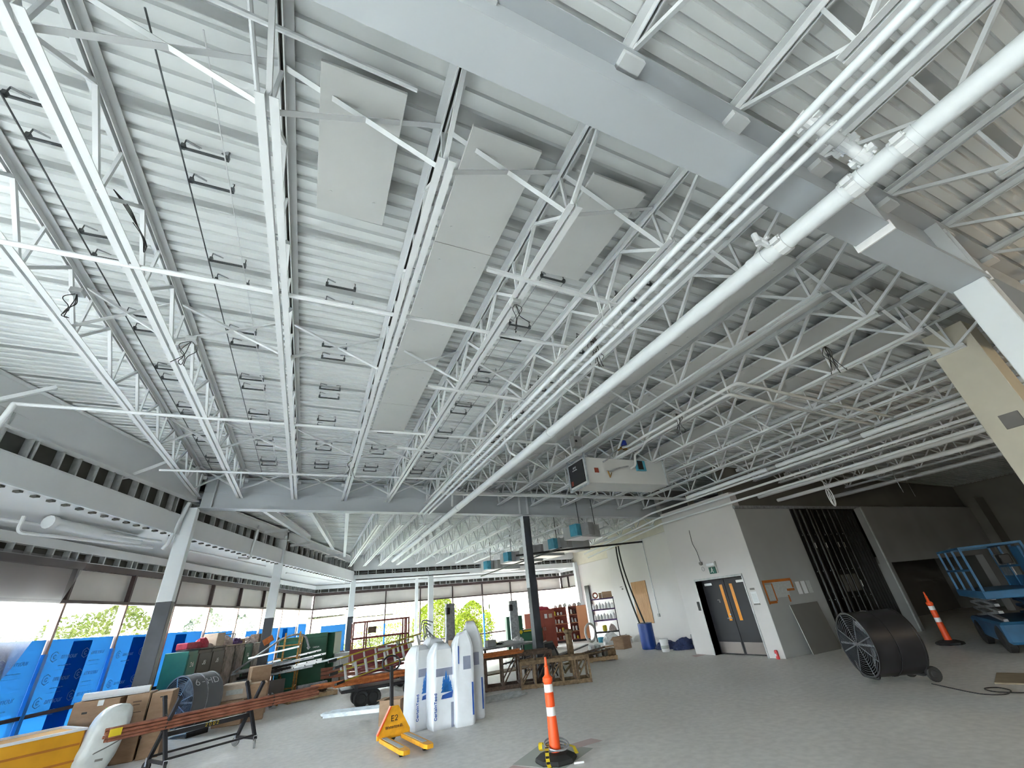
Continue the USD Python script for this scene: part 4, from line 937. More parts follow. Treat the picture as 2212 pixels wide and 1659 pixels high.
def block(px0, px1, pyt, Y, label, mat, floors, cols):
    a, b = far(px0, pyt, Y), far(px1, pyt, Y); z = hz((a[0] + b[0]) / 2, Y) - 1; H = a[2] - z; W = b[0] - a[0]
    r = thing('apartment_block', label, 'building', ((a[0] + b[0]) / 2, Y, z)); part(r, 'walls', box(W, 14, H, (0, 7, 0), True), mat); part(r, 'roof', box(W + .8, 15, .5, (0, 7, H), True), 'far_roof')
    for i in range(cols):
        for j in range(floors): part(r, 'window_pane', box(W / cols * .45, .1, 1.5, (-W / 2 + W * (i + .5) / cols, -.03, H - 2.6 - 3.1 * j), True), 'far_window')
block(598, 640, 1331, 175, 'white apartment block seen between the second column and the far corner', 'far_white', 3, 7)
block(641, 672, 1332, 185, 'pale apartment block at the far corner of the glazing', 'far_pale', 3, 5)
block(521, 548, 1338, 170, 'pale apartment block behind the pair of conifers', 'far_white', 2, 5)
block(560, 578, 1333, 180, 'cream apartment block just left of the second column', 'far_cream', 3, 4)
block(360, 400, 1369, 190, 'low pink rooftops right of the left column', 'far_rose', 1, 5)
# neighbours across the yard
def clad(name, label, x0, y0, x1, y1, z1, mat, n, lines, cat='building'):
    r = thing(name, label, cat, (x0, y0, -.6)); a = np.array([0, 0.]); b = np.array([x1 - x0, y1 - y0]); H = z1 + .6
    m = wall_strip(a, b, 0, H, 6., 1); part(r, 'walls', m, mat)
    L = np.linalg.norm(b); t = b / L; nn = np.array([t[1], -t[0]])
    for k in range(lines):
        z = H * (k + 1) / (lines + 1)
        part(r, 'cladding_joint', bar((*(nn * .03), z), (*(b + nn * .03), z), .05, .06), 'far_mauve' if mat != 'far_mauve' else 'far_window')
    return r
p = far(1068, 1300, 38); q = far(1330, 1300, 38)
r = clad('cream_building', 'cream panel-clad building filling the far windows right of the masts', p[0], 38, q[0] + 10, 34.5, 9.5, 'far_cream', 0, 3)
part(r, 'recessed_door', box(3.4, .1, 3.0, (12.5, -1.75, 0), True), 'far_pale', 'wide pale door')
p = far(985, 1300, 70); q = far(1075, 1290, 48)
clad('mauve_building', 'mauve-grey ribbed building behind the bright green poplar', p[0], 66, q[0], 50, 9.5, 'far_mauve', 0, 5)
for k, (px, lb) in enumerate(((813, 'above the red lift'), (868, 'left of the slim white post'), (884, 'beside the slim white post'))):
    p = far(px, 1325, 70); solid('utility_pole', tube([(p[0], 70, -.6), (p[0], 70, p[2])], .12, 6), 'far_pole', f'thin wooden utility pole outside, {lb}', 'pole')
# ================================================================== left side of the floor
def caster(root, c, r=.075, w=.04, mat='grey_rubber', rz=0., name='caster'):
    w_ = part(root, name, mv(lathe([(0, -w / 2), (r * .5, -w / 2), (r * .55, -w * .35), (r * .96, -w * .4), (r, -w * .2), (r, w * .2), (r * .96, w * .4), (r * .55, w * .35), (r * .5, w / 2), (0, w / 2)], 18, (0, 0, 0), 'x'), (c[0], c[1], r), rz), mat, smooth=40)
    part(w_, 'fork', join(mv(join(box(.006, .03, r * 1.5, (-w * .75, 0, r * .75)), box(.006, .03, r * 1.5, (w * .75, 0, r * .75)), box(w * 1.6, .06, .008, (0, 0, r * 1.5))), (c[0], c[1], r), rz)), 'satin_steel')
# pipe cart: two X frames on casters
cx, cy = -1.98, 10.73; ang = math.atan2(11.5 - 10.73, -.78 + 1.98)          # runs away to the right
r = thing('pipe_cart', 'black steel X-frame cart on casters carrying rust-red pipes', 'cart', (cx, cy, 0), ang)
LC = 1.43
for k, x in enumerate((0, LC)):
    for s in (-1, 1):
        part(r, 'cross_leg', bar((x, s * .34, .13), (x, -s * .27, .98), .05), 'black_steel')
    part(r, 'cross_bar', bar((x, -.34, .15), (x, .34, .15), .04), 'black_steel')
    for s in (-1, 1): caster(r, (x, s * .34), mat='grey_rubber' if k else 'black_rubber', rz=.5 * s)
for s in (-1, 1): part(r, 'long_rail', bar((0, s * .30, .20), (LC, s * .30, .20), .03), 'black_steel')
part(r, 'spine_beam', bar((0, 0, .50), (LC, 0, .50), .07), 'black_steel')
m = text('2 0 0 2', .05, .002); part(r, 'stencil', upright(m, (LC * .52, -.037, .48)), 'label_yellow', 'yellow stencilled numbers')
for sx in (0, LC):
    for s in (-1, 1): part(r, 'post', bar((sx, -s * .27, .98), (sx, -s * .31, 1.03), .055), 'black_steel')
k = 0
u = np.array([math.cos(ang - .07), math.sin(ang - .07), 0]); nv = np.array([-u[1], u[0], 0])
for row, n, z in ((0, 3, .60), (1, 4, .645), (2, 4, .69), (3, 3, .735)):
    for i in range(n):
        s0 = -.78 + rng.uniform(-.04, .04); s1 = 2.75 + rng.uniform(-.1, .05); o = (i - (n - 1) / 2) * .05
        a = np.array([cx, cy, z]) + u * s0 + nv * o; L = (u * (s1 - s0))
        lb = f'rust-red steel pipe on the black cart, {ORD[i]} from the left in the {("bottom", "second", "third", "top")[row]} layer'
        rr = thing('steel_pipe', lb, 'pipe', a, group='rust-red pipes on the cart'); part(rr, 'tube', cyl((0, 0, 0), L, .023, 10), 'rust_pipe', smooth=40)
for s in (-.05, 1.75):
    p = np.array([cx, cy, .668]) + u * s
    part(r, 'strap', mv(ring(.115, .008, 16, 5, (0, 0, 0), 'x'), (LC * .02 + s * .99, 0.02 - s * .07, .668)), 'black_rubber')
a = np.array([cx, cy, .66]) - u * .72
rr = solid('yellow_tag', mv(cbox(.16, .008, .10, (0, -.13, .04)), a, ang), 'label_yellow', 'yellow tag taped over the near end of the pipes', 'tag')
# big cartons with a roll on top
r = thing('large_carton', 'tall cardboard carton with a green label, behind the pipe cart', 'carton', (-3.42, 12.55, 0), -.10)
part(r, 'body', cbox(.72, .62, 1.04, (0, 0, 0), .008, True), 'cardboard'); part(r, 'tape', box(.10, .63, .004, (.05, 0, 1.043)), 'cardboard_pale')
part(r, 'green_label', box(.15, .004, .20, (.24, -.313, .80)), 'label_green', 'bright green shipping label')
part(r, 'hand_hole', box(.08, .004, .03, (-.15, -.312, .86)), 'print_black'); part(r, 'lid_tape', box(.09, .004, .09, (.06, -.312, .99)), 'wrap_white')
r = thing('large_carton', 'tall cardboard carton with printed marks, right of the green-labelled one', 'carton', (-2.66, 12.5, 0), .02)
part(r, 'body', cbox(.36, .60, 1.05, (-.16, 0, 0), .008, True), 'cardboard'); part(r, 'body', cbox(.34, .60, 1.03, (.22, 0, 0), .008, True), 'cardboard')
part(r, 'seam', box(.012, .004, .52, (.03, -.302, .78)), 'print_brown'); part(r, 'print', join(box(.13, .004, .02, (-.16, -.302, .93)), box(.10, .004, .015, (-.16, -.302, .88)), box(.20, .004, .012, (-.16, -.302, .76))), 'print_brown')
part(r, 'hand_hole', box(.05, .004, .02, (.22, -.302, .95)), 'print_black'); part(r, 'hand_hole', box(.03, .004, .03, (.05, -.302, .34)), 'print_black')
r = thing('white_roll', 'white sheet roll lying on the two tall cartons', 'roll', (-3.72, 12.35, 1.11), .06)
part(r, 'sheet', cyl((0, 0, 0), (1.02, -.02, .0), .062, 16), 'paper_white', smooth=40); part(r, 'core', cyl((1.0, -.02, 0), (1.025, -.02, 0), .045, 14), 'label_yellow', 'yellow core end')
part(r, 'flap', bar((.0, .1, -.05), (.95, .1, -.05), .34, .01), 'paper_white')
r = thing('white_canister', 'white plastic canister behind the roll', 'canister', (-3.12, 13.55, .0), .2)
part(r, 'body', lathe([(0, 0), (.13, 0), (.13, 1.16), (.12, 1.18), (0, 1.18)], 20), 'pail_white', smooth=40); part(r, 'hose', tube(smooth_path(np.array([(-.1, 0, 1.12), (-.25, 0, 1.16), (-.42, 0, 1.02), (-.5, 0, .8)]), .15), .012, 6), 'valve_blue')
r = thing('yellow_bin', 'orange-yellow bin with a white taped rim at the bottom left corner', 'bin', (-4.1, 11.2, 0), .62)
part(r, 'body', cbox(1.5, .95, .70, (0, 0, 0), .01, True), 'yellow_box'); part(r, 'side_panel', box(.01, .93, .66, (.757, 0, .35)), 'orange_side', 'orange side'); part(r, 'rim', join(box(1.54, .06, .035, (0, -.47, .715)), box(1.54, .06, .035, (0, .47, .715)), box(.06, .94, .035, (.74, 0, .715)), box(.06, .94, .035, (-.74, 0, .715))), 'paper_white', 'white taped rim')
for z in (.52, .30): part(r, 'rib', box(1.45, .02, .03, (0, -.48, z)), 'orange_side')
part(r, 'contents', cbox(1.42, .85, .05, (0, 0, .64), .02), 'wrap_white')
r = thing('wrapped_bundle', 'pale plastic-wrapped bundle leaning between the yellow bin and cartons', 'bundle', (-2.98, 11.45, 0), .35)
s_ = trimesh.creation.icosphere(4); v = np.array(s_.vertices); v = np.sign(v) * np.abs(v) ** .62; v = v * [.28, .22, .50] * (1 + .10 * (meshkit.fbm(v * 3.1, 4, 3)[:, None] - .5)); v[:, 2] += .48; v[:, 0] += (v[:, 2]) * .22 - .12
part(r, 'wrap', (v, np.array(s_.faces)), 'wrap_white', smooth=True)
part(r, 'tape', tube(smooth_path(np.array([(-.31, -.05, .2), (-.12, -.22, .34), (.1, -.25, .42), (.3, -.1, .5)]), .15), .01, 5), 'print_grey')
for q in ((-.12, -.2, .35), (.0, -.24, .25)): part(r, 'scuff', box(.10, .006, .03, q), 'print_grey')
solid('packing_paper', blob(.5, .4, .35, (-3.72, 13.0, 0), .3, 2.4, 5), 'clear_wrap', 'crumpled clear plastic by the glazing left of the cartons', 'plastic')
# plastic sheet hung at the left edge
xs = np.linspace(0, 1, 16); zs = np.linspace(0, 1, 10); V = []
for k, z in enumerate(zs):
    zz = 1.4 + 2.2 * z; yr = 11.55 + .85 * z ** .7
    for i, x in enumerate(xs): yy = 8.6 + (yr - 8.6) * x; V.append((glx(yy) + .24 + .05 * math.sin(x * 30 + z * 2), yy, zz))
V = np.array(V); F = []
for k in range(9):
    for i in range(15): a = k * 16 + i; F += [(a, a + 1, a + 17), (a, a + 17, a + 16)]
b_ = V[0] * 0 + np.array([-5.3, 11.3, 0]);
r = thing('plastic_curtain', 'translucent plastic sheet tied up in front of the leftmost window', 'plastic sheet', b_); part(r, 'sheet', (V - b_, np.array(F)), 'poly_sheet', smooth=True)
# drum fans
def drum_fan(name, label, p, head, R, L, z0, mat, wheels=True, frame='black_steel', wire='wire_grey', bandm='galv_dull'):
    """Axis along local +x; the guarded face looks along +x."""
    r = thing(name, label, 'drum fan', p, head); cz = z0 + R
    part(r, 'drum', lathe([(R, -L / 2), (R * 1.015, -L / 2), (R * 1.015, -L / 2 + .03), (R, -L / 2 + .035), (R, L / 2 - .035), (R * 1.015, L / 2 - .03), (R * 1.015, L / 2), (R * .97, L / 2), (R * .97, -L / 2), (R, -L / 2)], 48, (0, 0, cz), 'x'), mat, smooth=35)
    for s in (-1, 1):
        x = s * (L / 2 - .01); ms = []
        for rr in np.linspace(R * .12, R * .96, 13): ms.append(lathe([(rr + .003, -.003), (rr + .003, .003), (rr - .003, .003), (rr - .003, -.003), (rr + .003, -.003)], 36, (x, 0, cz), 'x'))
        part(r, 'guard', join(*ms), wire)
        g_ = '/'.join([r, 'guard' if s < 0 else 'guard_001'])
        for a in range(4): t = a * math.pi / 4 + .3; part(g_, 'spoke', bar((x, -R * .96 * math.cos(t), cz - R * .96 * math.sin(t)), (x, R * .96 * math.cos(t), cz + R * .96 * math.sin(t)), .02, .008, (1, 0, 0)), wire)
    part(r, 'motor', cyl((-L * .25, 0, cz), (L * .2, 0, cz), R * .17, 16), 'black_steel')
    for a in range(4):
        t = a * math.pi / 2 + .5; c, s = math.cos(t), math.sin(t)
        part(r, 'blade', (np.array([(-.04, R * .16 * c, cz + R * .16 * s), (.05, R * .16 * c - .05 * s, cz + R * .16 * s + .05 * c), (.09, R * .9 * c - .22 * s, cz + R * .9 * s + .22 * c), (-.07, R * .9 * c + .1 * s, cz + R * .9 * s - .1 * c)] + [(-.032, R * .16 * c, cz + R * .16 * s), (.058, R * .16 * c - .05 * s, cz + R * .16 * s + .05 * c), (.098, R * .9 * c - .22 * s, cz + R * .9 * s + .22 * c), (-.062, R * .9 * c + .1 * s, cz + R * .9 * s - .1 * c)]), _BF.copy()), 'galv_dull')
    part(r, 'cross_strut', bar((L / 2 - .04, -R * .96, cz), (L / 2 - .04, R * .96, cz), .05, .03), 'galv_dull')
    part(r, 'band', lathe([(R * 1.0, -.012), (R * 1.022, -.012), (R * 1.022, .012), (R, .012)], 48, (L * .03, 0, cz), 'x'), bandm)
    for s in (-1, 1):
        part(r, 'skid', tube(smooth_path(np.array([(s * (L / 2 - .02), -R * .55, z0 + .24), (s * (L / 2 - .02), -R * .5, .10), (s * (L / 2 - .02), R * .5, .10), (s * (L / 2 - .02), R * .55, z0 + .24)]), .1), .018, 8), frame)
    return r, cz
fp = (-2.24, 14.25, 0)
r, cz = drum_fan('drum_fan', 'grey drum fan with a wire guard, behind the pipe cart', fp, math.atan2(-.717, -.70), .53, .72, .12, 'fan_grey')
for s in (-1, 1): caster(r, (.32 * s, -.42), .10, .04, 'pail_grey')
part(r, 'foot', box(.5, .03, .10, (0, .42, .05)), 'black_steel'); part(r, 'tail_panel', box(.03, .6, .46, (-.30, -.1, .36)), 'fan_black')
m = text('6-HD', .16, .003); v = m[0]; th = .62 + v[:, 1] / .54; m2 = np.stack([v[:, 0] * -1 * -1 + 0, .535 * np.cos(th) * -1 * -1, cz + .535 * np.sin(th)], 1)
m2[:, 0] = -v[:, 0]; m2[:, 1] = .534 * np.cos(th); part(r, 'lettering', (m2 * [1, 1, 1], m[1]), 'print_white', 'chalked letters on the drum')
# cardboard behind the fan
for k, (x, y, z, w, d, h, mt, lb) in enumerate(((-1.42, 14.75, 0, .62, .6, .50, 'cardboard', 'worn cardboard box right of the grey fan, at the bottom of its stack'), (-1.40, 14.78, .50, .60, .55, .34, 'cardboard_pale', 'battered pale cardboard box on the stack right of the grey fan'), (-.92, 14.9, 0, .42, .55, .78, 'cardboard', 'tall narrow cardboard box right of the battered stack'), (-1.0, 15.9, 0, .5, .5, 1.10, 'cardboard', 'cardboard box on end behind the battered stack'))):
    r = thing('cardboard_box', lb, 'box', (x, y, z), .12 * (k - 1)); part(r, 'body', cbox(w, d, h, (0, 0, 0), .02, True), mt); part(r, 'flap', box(w * .95, .004, h * .3, (0, -d / 2 - .004, h * .78)), mt)
    if k == 1: part(r, 'scuff', box(w * .6, .004, h * .3, (0, -d / 2 - .008, h * .5)), 'paper_tint')
# tall tool cabinets in a row under the left windows
A, B = np.array([-3.02, 15.3]), np.array([-1.32, 20.0]); tt = (B - A) / np.linalg.norm(B - A); hd = math.atan2(tt[1], tt[0])
CABS = [(.42, 'box_teal', 'teal job-site cabinet with a white number, directly right of the left column'), (.62, 'box_dark', 'dark grey job-site cabinet, first right of the teal one'), (.62, 'box_dark', 'dark grey job-site cabinet, second right of the teal one'), (.58, 'box_worn', 'worn pale job-site cabinet, left of a pair'), (.58, 'box_worn', 'worn pale job-site cabinet, right of a pair'), (.52, 'box_green', 'dark green job-site cabinet with handles in the middle of the row'), (.62, 'box_worn', 'dust-streaked job-site cabinet near the right end of the row'), (.60, 'box_green', 'dark green job-site cabinet at the right end of the row')]
s = .1
for k, (w, mt, lb) in enumerate(CABS):
    p = A + tt * (s + w / 2); s += w + .03
    r = thing('tool_cabinet', lb, 'cabinet', (*p, 0), hd)
    part(r, 'body', cbox(w, .60, 1.62, (0, .0, .04), .012, True), mt); part(r, 'door', cbox(w * .92, .02, 1.48, (0, -.31, .10), .006, True), mt); part(r, 'gap', box(.03, .03, 1.6, (w / 2 + .012, -.29, .84)), 'fan_black')
    part(r, 'handle', tube(smooth_path(np.array([(-.11, -.32, .52), (-.11, -.37, .52), (-.11, -.37, .42), (.11, -.37, .42), (.11, -.37, .52), (.11, -.32, .52)]), .04), .010, 6), 'satin_steel')
    if k in (0, 1, 2, 5, 7): part(r, 'mark', upright(text(('26', 'JB', 'JB', '', '', 'GL', '', 'JB')[k], .10, .002), (.0, -.322, 1.30)), 'print_white', 'white stencilled mark')
    if k in (1, 2, 3, 4): part(r, 'lid_strip', box(w, .64, .03, (0, -.01, 1.68)), 'cardboard_pale' if k > 2 else 'box_dark')
def at_row(q, off=0.): p = A + tt * q; return np.array([p[0] + tt[1] * off, p[1] - tt[0] * off])
JUNK = [('red_case', cbox(.62, .3, .16, (0, 0, 0), .02, True), 'red_cloth', .45, 'red tool case on the dark cabinets next to the left column', 'case'), ('canvas_bag', blob(.5, .34, .26, (0, 0, 0), .2, 2, 4), 'red_cloth', .98, 'red and brown canvas bag on the dark cabinets', 'bag'), ('rag_pile', blob(.4, .3, .10, (0, 0, 0), .3, 3, 5), 'skin_cloth', 1.30, 'pale rag in front of the carton on the cabinets', 'rag'), ('carton', cbox(.42, .4, .34, (0, 0, 0), .012, True), 'cardboard_pale', 1.62, 'tan carton standing on the cabinets', 'carton'), ('rag_pile', blob(.62, .4, .24, (0, 0, 0), .35, 3, 7), 'skin_cloth', 2.25, 'heap of beige rags on the cabinets right of the tan carton', 'rag'), ('rag_pile', blob(.5, .4, .20, (0, 0, 0), .4, 3, 9), 'purple_cloth', 2.85, 'dark cloth bundle on the cabinets', 'cloth'), ('carton', cbox(.34, .3, .16, (0, 0, 0), .01, True), 'cardboard', 3.05, 'low open carton on the green cabinet', 'carton'), ('rag_pile', blob(.7, .4, .20, (0, 0, 0), .35, 3, 11), 'skin_cloth', 3.72, 'heap of pinkish rags at the right end of the cabinets', 'rag'), ('carton', cbox(.26, .3, .26, (0, 0, 0), .01, True), 'dark_wood', 4.3, 'small dark crate at the right end of the cabinets', 'crate')]
for nm, m, mt, q, lb, cat in JUNK:
    p = at_row(q, .05); solid(nm, mv(m, (*p, 1.70 if q < 2.6 else 1.665), hd), mt, lb, cat)
r = thing('steel_rail', 'thin dark rail frame standing on the cabinets behind the rags', 'rail', (*at_row(1.9, -.15), 1.7), hd); part(r, 'tube', tube(smooth_path(np.array([(0, 0, 0), (0, 0, .26), (1.3, 0, .30), (1.3, 0, 0)]), .03), .014, 6), 'black_steel')
# green cabinets at the far corner
for k, (x, y, w, h, rz, mt, lb) in enumerate(((-.38, 19.9, .75, 1.66, -.05, 'box_green', 'green tool cabinet behind the left post of the rusty scaffold'), (.42, 20.2, .95, 1.72, -.08, 'box_green', 'green tool cabinet with a white emblem behind the scaffold'), (1.08, 20.4, .45, 1.70, -.5, 'box_green', 'dark green cabinet side at the far corner window'))):
    r = thing('tool_cabinet', lb, 'cabinet', (x, y, 0), rz); part(r, 'body', cbox(w, .6, h, (0, 0, .03), .012, True), mt); part(r, 'door', cbox(w * .92, .02, h * .88, (0, -.31, .1), .005, True), 'box_teal' if k == 0 else mt)
    if k == 1: part(r, 'emblem', join(mv(box(.10, .003, .10), (-.16, -.325, h * .76), ry=.78), upright(text('GREEN', .05, .002), (.10, -.325, h * .74))), 'print_white', 'white emblem')
r = thing('white_cabinet', 'low pale cabinet with drawers at the far corner window', 'cabinet', (1.50, 20.3, 0), -.2); part(r, 'body', cbox(.55, .5, .98, (0, 0, .02), .01, True), 'paper_tint')
for z in (.32, .62): part(r, 'drawer', box(.5, .01, .27, (0, -.255, z)), 'paper_tint'); 
part(r, 'label', box(.16, .006, .05, (0, -.262, .84)), 'cone_orange')
# rusty scaffold with planks
sx, sy = -.20, 17.6
r = thing('scaffold_tower', 'rusty yellow scaffold frame loaded with grey planks near the second column', 'scaffold', (sx, sy, 0), -.12)
for x, y in ((-.28, -.45), (.14, -.4), (-.62, .45), (.1, .5)): part(r, 'post', bar((x, y, .0), (x + .02, y, 1.86 if y < 0 else 1.75), .05), 'rusty_yellow')
for z in (.35, .78, 1.15, 1.5):
    part(r, 'ledger', bar((-.28, -.45, z), (.14, -.4, z), .035), 'rusty_yellow')
    part(r, 'ledger', bar((-.28, -.45, z), (-.62, .45, z), .03), 'rusty_yellow'); part(r, 'ledger', bar((.14, -.4, z), (.1, .5, z), .03), 'rusty_yellow')
part(r, 'guard_plate', mv(box(.3, .02, .18), (-.85, .1, 1.7), rz=.4, ry=-.5), 'orange_steel', 'bent orange plate')
part(r, 'bent_tube', tube(smooth_path(np.array([(-1.55, -.6, .95), (-.35, -.45, 1.72), (.05, -.42, 1.8), (.32, -.3, 1.72), (.45, -.2, 1.35)]), .25), .03, 8), 'galv_dull', 'bent grey tube')
for k, (z, y, L, x, mt) in enumerate(((.80, -.5, 2.1, -.45, 'galv_dull'), (.86, -.42, 1.9, -.1, 'aluminium'), (.93, -.5, 1.7, .0, 'aluminium'), (1.00, -.44, 2.2, -.5, 'galv_dull'), (1.08, -.48, 1.5, .2, 'aluminium'), (1.16, -.40, 1.5, .05, 'aluminium'), (1.36, -.45, 1.35, -.55, 'galvanized'), (.90, -.30, 1.9, .55, 'galvanized'))):
    a = np.array([sx + x - L / 2, sy + y + .2 * (k % 3 - 1), z - .10]); q = thing('scaffold_plank', f'long {("grey", "perforated pale", "pale")[k % 3]} metal plank on the rusty scaffold, {ORD[k]} from the bottom', 'plank', a, -.10 + .02 * (k % 2), group='planks on the scaffold')
    part(q, 'channel', prof([(-.1, 0), (.1, 0), (.1, .045), (.092, .045), (.092, .006), (-.092, .006), (-.092, .045), (-.1, .045)], (0, 0, 0), (L, 0, .16 + .02 * (k % 2))), mt)
    if mt == 'aluminium':
        for i in range(6): part(q, 'slot', box(.03, .006, .028, (L * (i + .5) / 6, -.103, .022 + .16 * (i + .5) / 6)), 'fan_black')
# black channels stacked left of it
for k, (dx, dy, z) in enumerate(((0, 0, .95), (.1, .15, .86), (.0, -.12, .78), (.2, .1, .70))):
    a = np.array([-1.62 + dx, 16.8 + dy, z]); q = thing('black_channel', f'dark steel channel sticking out left of the scaffold, {ORD[k]} from the top', 'channel', a, .15, group='dark channels'); part(q, 'channel', prof([(-.09, 0), (.09, 0), (.09, .06), (.08, .06), (.08, .012), (-.08, .012), (-.08, .06), (-.09, .06)], (0, 0, 0), (1.4, 0, .10)), 'galv_dull' if k == 0 else 'black_steel')
r = thing('work_trestle', 'low trestle under the dark channels left of the scaffold', 'trestle', (-1.0, 16.95, 0), .15)
for x in (-.3, .5):
    for s in (-1, 1): part(r, 'leg', bar((x, s * .28, 0), (x, s * .08, .70), .05), 'rusty_yellow')
    part(r, 'rail', bar((x, -.2, .68), (x, .2, .68), .05), 'old_wood')
part(r, 'panel', box(.55, .03, .6, (.35, -.32, .36)), 'print_grey')
solid('plastic_heap', blob(.8, .5, .32, (-.9, 16.3, 0), .4, 3, 21), 'white_junk', 'heap of white plastic under the trestle', 'plastic')
# pallet with rolled mats
def pallet(name, label, p, rz, L=1.2, W=1.0, mat='pine'):
    r = thing(name, label, 'pallet', p, rz)
    for i in range(3): part(r, 'runner', box(L, .09, .09, (0, (i - 1) * (W / 2 - .05), .065)), mat)
    for i in range(7): part(r, 'deck_board', box(.12, W, .02, (-L / 2 + .06 + i * (L - .12) / 6, 0, .12)), mat)
    for i in range(3): part(r, 'bottom_board', box(.10, W, .018, ((i - 1) * (L / 2 - .05), 0, .009)), mat)
    return r
pallet('wood_pallet', 'wooden pallet carrying rolled dark mats by the scaffold', (.35, 17.4, 0), .35, 1.5, 1.0)
for k, (dx, dy, z, rr, L, mt) in enumerate(((-.1, -.3, .20, .09, 1.35, 'dark_wood'), (.0, -.06, .20, .08, 1.2, 'print_grey'), (.05, .18, .19, .07, 1.1, 'dark_wood'), (.1, -.18, .33, .07, .95, 'galv_dull'))):
    c = np.array([.35 + dx, 17.4 + dy, z]); t = np.array([math.cos(.45), math.sin(.45), 0]) * L / 2
    q = thing('rolled_mat', f'rolled {("dark", "grey", "brown", "pale")[k]} mat on the pallet by the scaffold', 'roll', c - t); part(q, 'roll', cyl((0, 0, 0), 2 * t, rr, 14), mt, smooth=40)
for k in range(3):
    a = np.array([1.15, 19.2 + .25 * k, .30 + .10 * k]); q = thing('timber_beam', f'rust-brown timber behind the yellow ladder, {("lowest", "middle", "top")[k]} of three', 'timber', a, -.10, group='brown timbers by the corner column'); part(q, 'beam', box(2.6, .12, .10, (.9, 0, .05)), 'rust_pipe')
r = thing('timber_trestle', 'trestle under the brown timbers by the corner column', 'trestle', (1.9, 19.4, 0), -.1)
for x in (-.5, .8):
    for s in (-1, 1): part(r, 'leg', bar((x, s * .3, 0), (x, s * .1, .30), .05), 'old_wood')
    part(r, 'rail', bar((x, -.4, .28), (x, .6, .28), .05), 'old_wood')
# ================================================================== middle of the floor
# red scissor lift
r = thing('scissor_lift', 'red scissor lift with raised guard rails behind the yellow ladder', 'scissor lift', (2.40, 16.9, 0), -.02)
part(r, 'base', cbox(1.9, .76, .28, (0, 0, .16), .03, True), 'lift_red'); part(r, 'deck', cbox(1.86, .78, .20, (0, 0, .80), .015, True), 'lift_red'); part(r, 'toe_board', box(1.86, .02, .20, (0, -.39, 1.08)), 'lift_red')
for x0, x1 in ((-.8, .8), (.8, -.8)):
    for z0, z1 in ((.42, .62), (.62, .80)): part(r, 'scissor_arm', bar((x0, -.25, z0), (x1, -.25, z1), .07, .05), 'lift_red'); part(r, 'scissor_arm', bar((x0, .25, z0), (x1, .25, z1), .07, .05), 'lift_red')
for s in (-1, 1):
    for x in (-.9, -.48, .82, .9): part(r, 'rail_post', bar((x, s * .37, 1.0), (x, s * .37, 1.94), .04), 'lift_red')
    for z in (1.47, 1.94): part(r, 'rail', bar((-.92, s * .37, z), (.92, s * .37, z), .04), 'lift_red')
for x in (-.9, .9):
    for z in (1.47, 1.94): part(r, 'end_rail', bar((x, -.37, z), (x, .37, z), .04), 'lift_red')
part(r, 'control_box', cbox(.26, .10, .18, (-.30, -.30, 1.60), .01, True), 'dark_wood', 'control box'); part(r, 'control_lead', tube(smooth_path(np.array([(-.35, -.3, 1.6), (-.38, -.3, 1.3), (-.2, -.3, 1.02)]), .1), .01, 6), 'conduit_black')
part(r, 'harness', tube(smooth_path(np.array([(.62, -.39, 1.46), (.60, -.42, 1.25), (.52, -.40, 1.02)]), .1), .025, 6), 'conduit_black', 'black harness strap')
part(r, 'name_plate', box(.42, .006, .07, (.12, -.404, 1.10)), 'paper_tint')
for x in (-.7, .7):
    for s in (-1, 1): part(r, 'wheel', lathe([(0, -.06), (.17, -.06), (.19, -.04), (.19, .04), (.17, .06), (0, .06)], 20, (x, s * .40, .19), 'y'), 'black_rubber')
# ladders on a pipe trolley
r = thing('pipe_trolley', 'low black trolley with fat wheels under the orange pipes', 'trolley', (2.0, 14.0, 0), .02)
part(r, 'bed', cbox(2.1, .8, .07, (.1, 0, .36), .01, True), 'black_steel')
for x in (-.45, -.15, .95):
    for s in (-1, 1): part(r, 'wheel', lathe([(0, -.05), (.10, -.05), (.12, -.03), (.17, -.05), (.19, -.03), (.19, .03), (.17, .05), (.12, .03), (.10, .05), (0, .05)], 20, (x, s * .36, .19), 'y'), 'black_rubber')
for x in (-.6, .7): part(r, 'bolster', box(.08, .9, .10, (x, 0, .47)), 'black_steel')
for k in range(10):
    y = 13.55 + .085 * (k % 7) + .04 * (k // 7); z = .535 + .045 * (k // 7) + .025 * (k % 2); x0 = .78 + rng.uniform(-.15, .25) - .05 * k; L = rng.uniform(2.3, 2.8)
    q = thing('orange_pipe', f'orange primed pipe under the yellow ladder, {ORD[k]} from the front', 'pipe', (x0, y, z), .0 + rng.uniform(-.05, .05), group='orange pipes under the ladder'); part(q, 'tube', cyl((0, 0, 0), (L, 0, .06), .028, 8), 'orange_steel', smooth=40)
def ladder(name, label, a, b, w, depth_dir, mat='ladder_yellow', rungs=8):
    a, b = np.array(a, float), np.array(b, float); r = thing(name, label, 'ladder', a); L = np.linalg.norm(b - a); t = (b - a) / L; d = np.array(depth_dir, float); d -= (d @ t) * t; d /= np.linalg.norm(d)
    for s in (0, 1): part(r, 'side_rail', bar(d * w * s, d * w * s + t * L, .075, .028, tuple(d)), mat); part(r, 'foot', bar(d * w * s - t * .10, d * w * s + t * .10, .12, .05, tuple(d)), 'black_rubber')
    for i in range(rungs): p = t * (L * (i + .6) / rungs); part(r, 'step', bar(p + d * .01, p + d * (w - .01), .075, .03, tuple(t)), 'aluminium')
    return r
ladder('step_ladder', 'yellow fibreglass ladder lying on the orange pipes, its black foot towards us', (.95, 12.95, .66), (3.0, 13.9, .98), .34, (0.1, .25, 1))
ladder('step_ladder', 'second yellow ladder behind the first, on the orange pipes', (.85, 13.9, .80), (3.3, 14.3, 1.18), .30, (0, .3, 1))
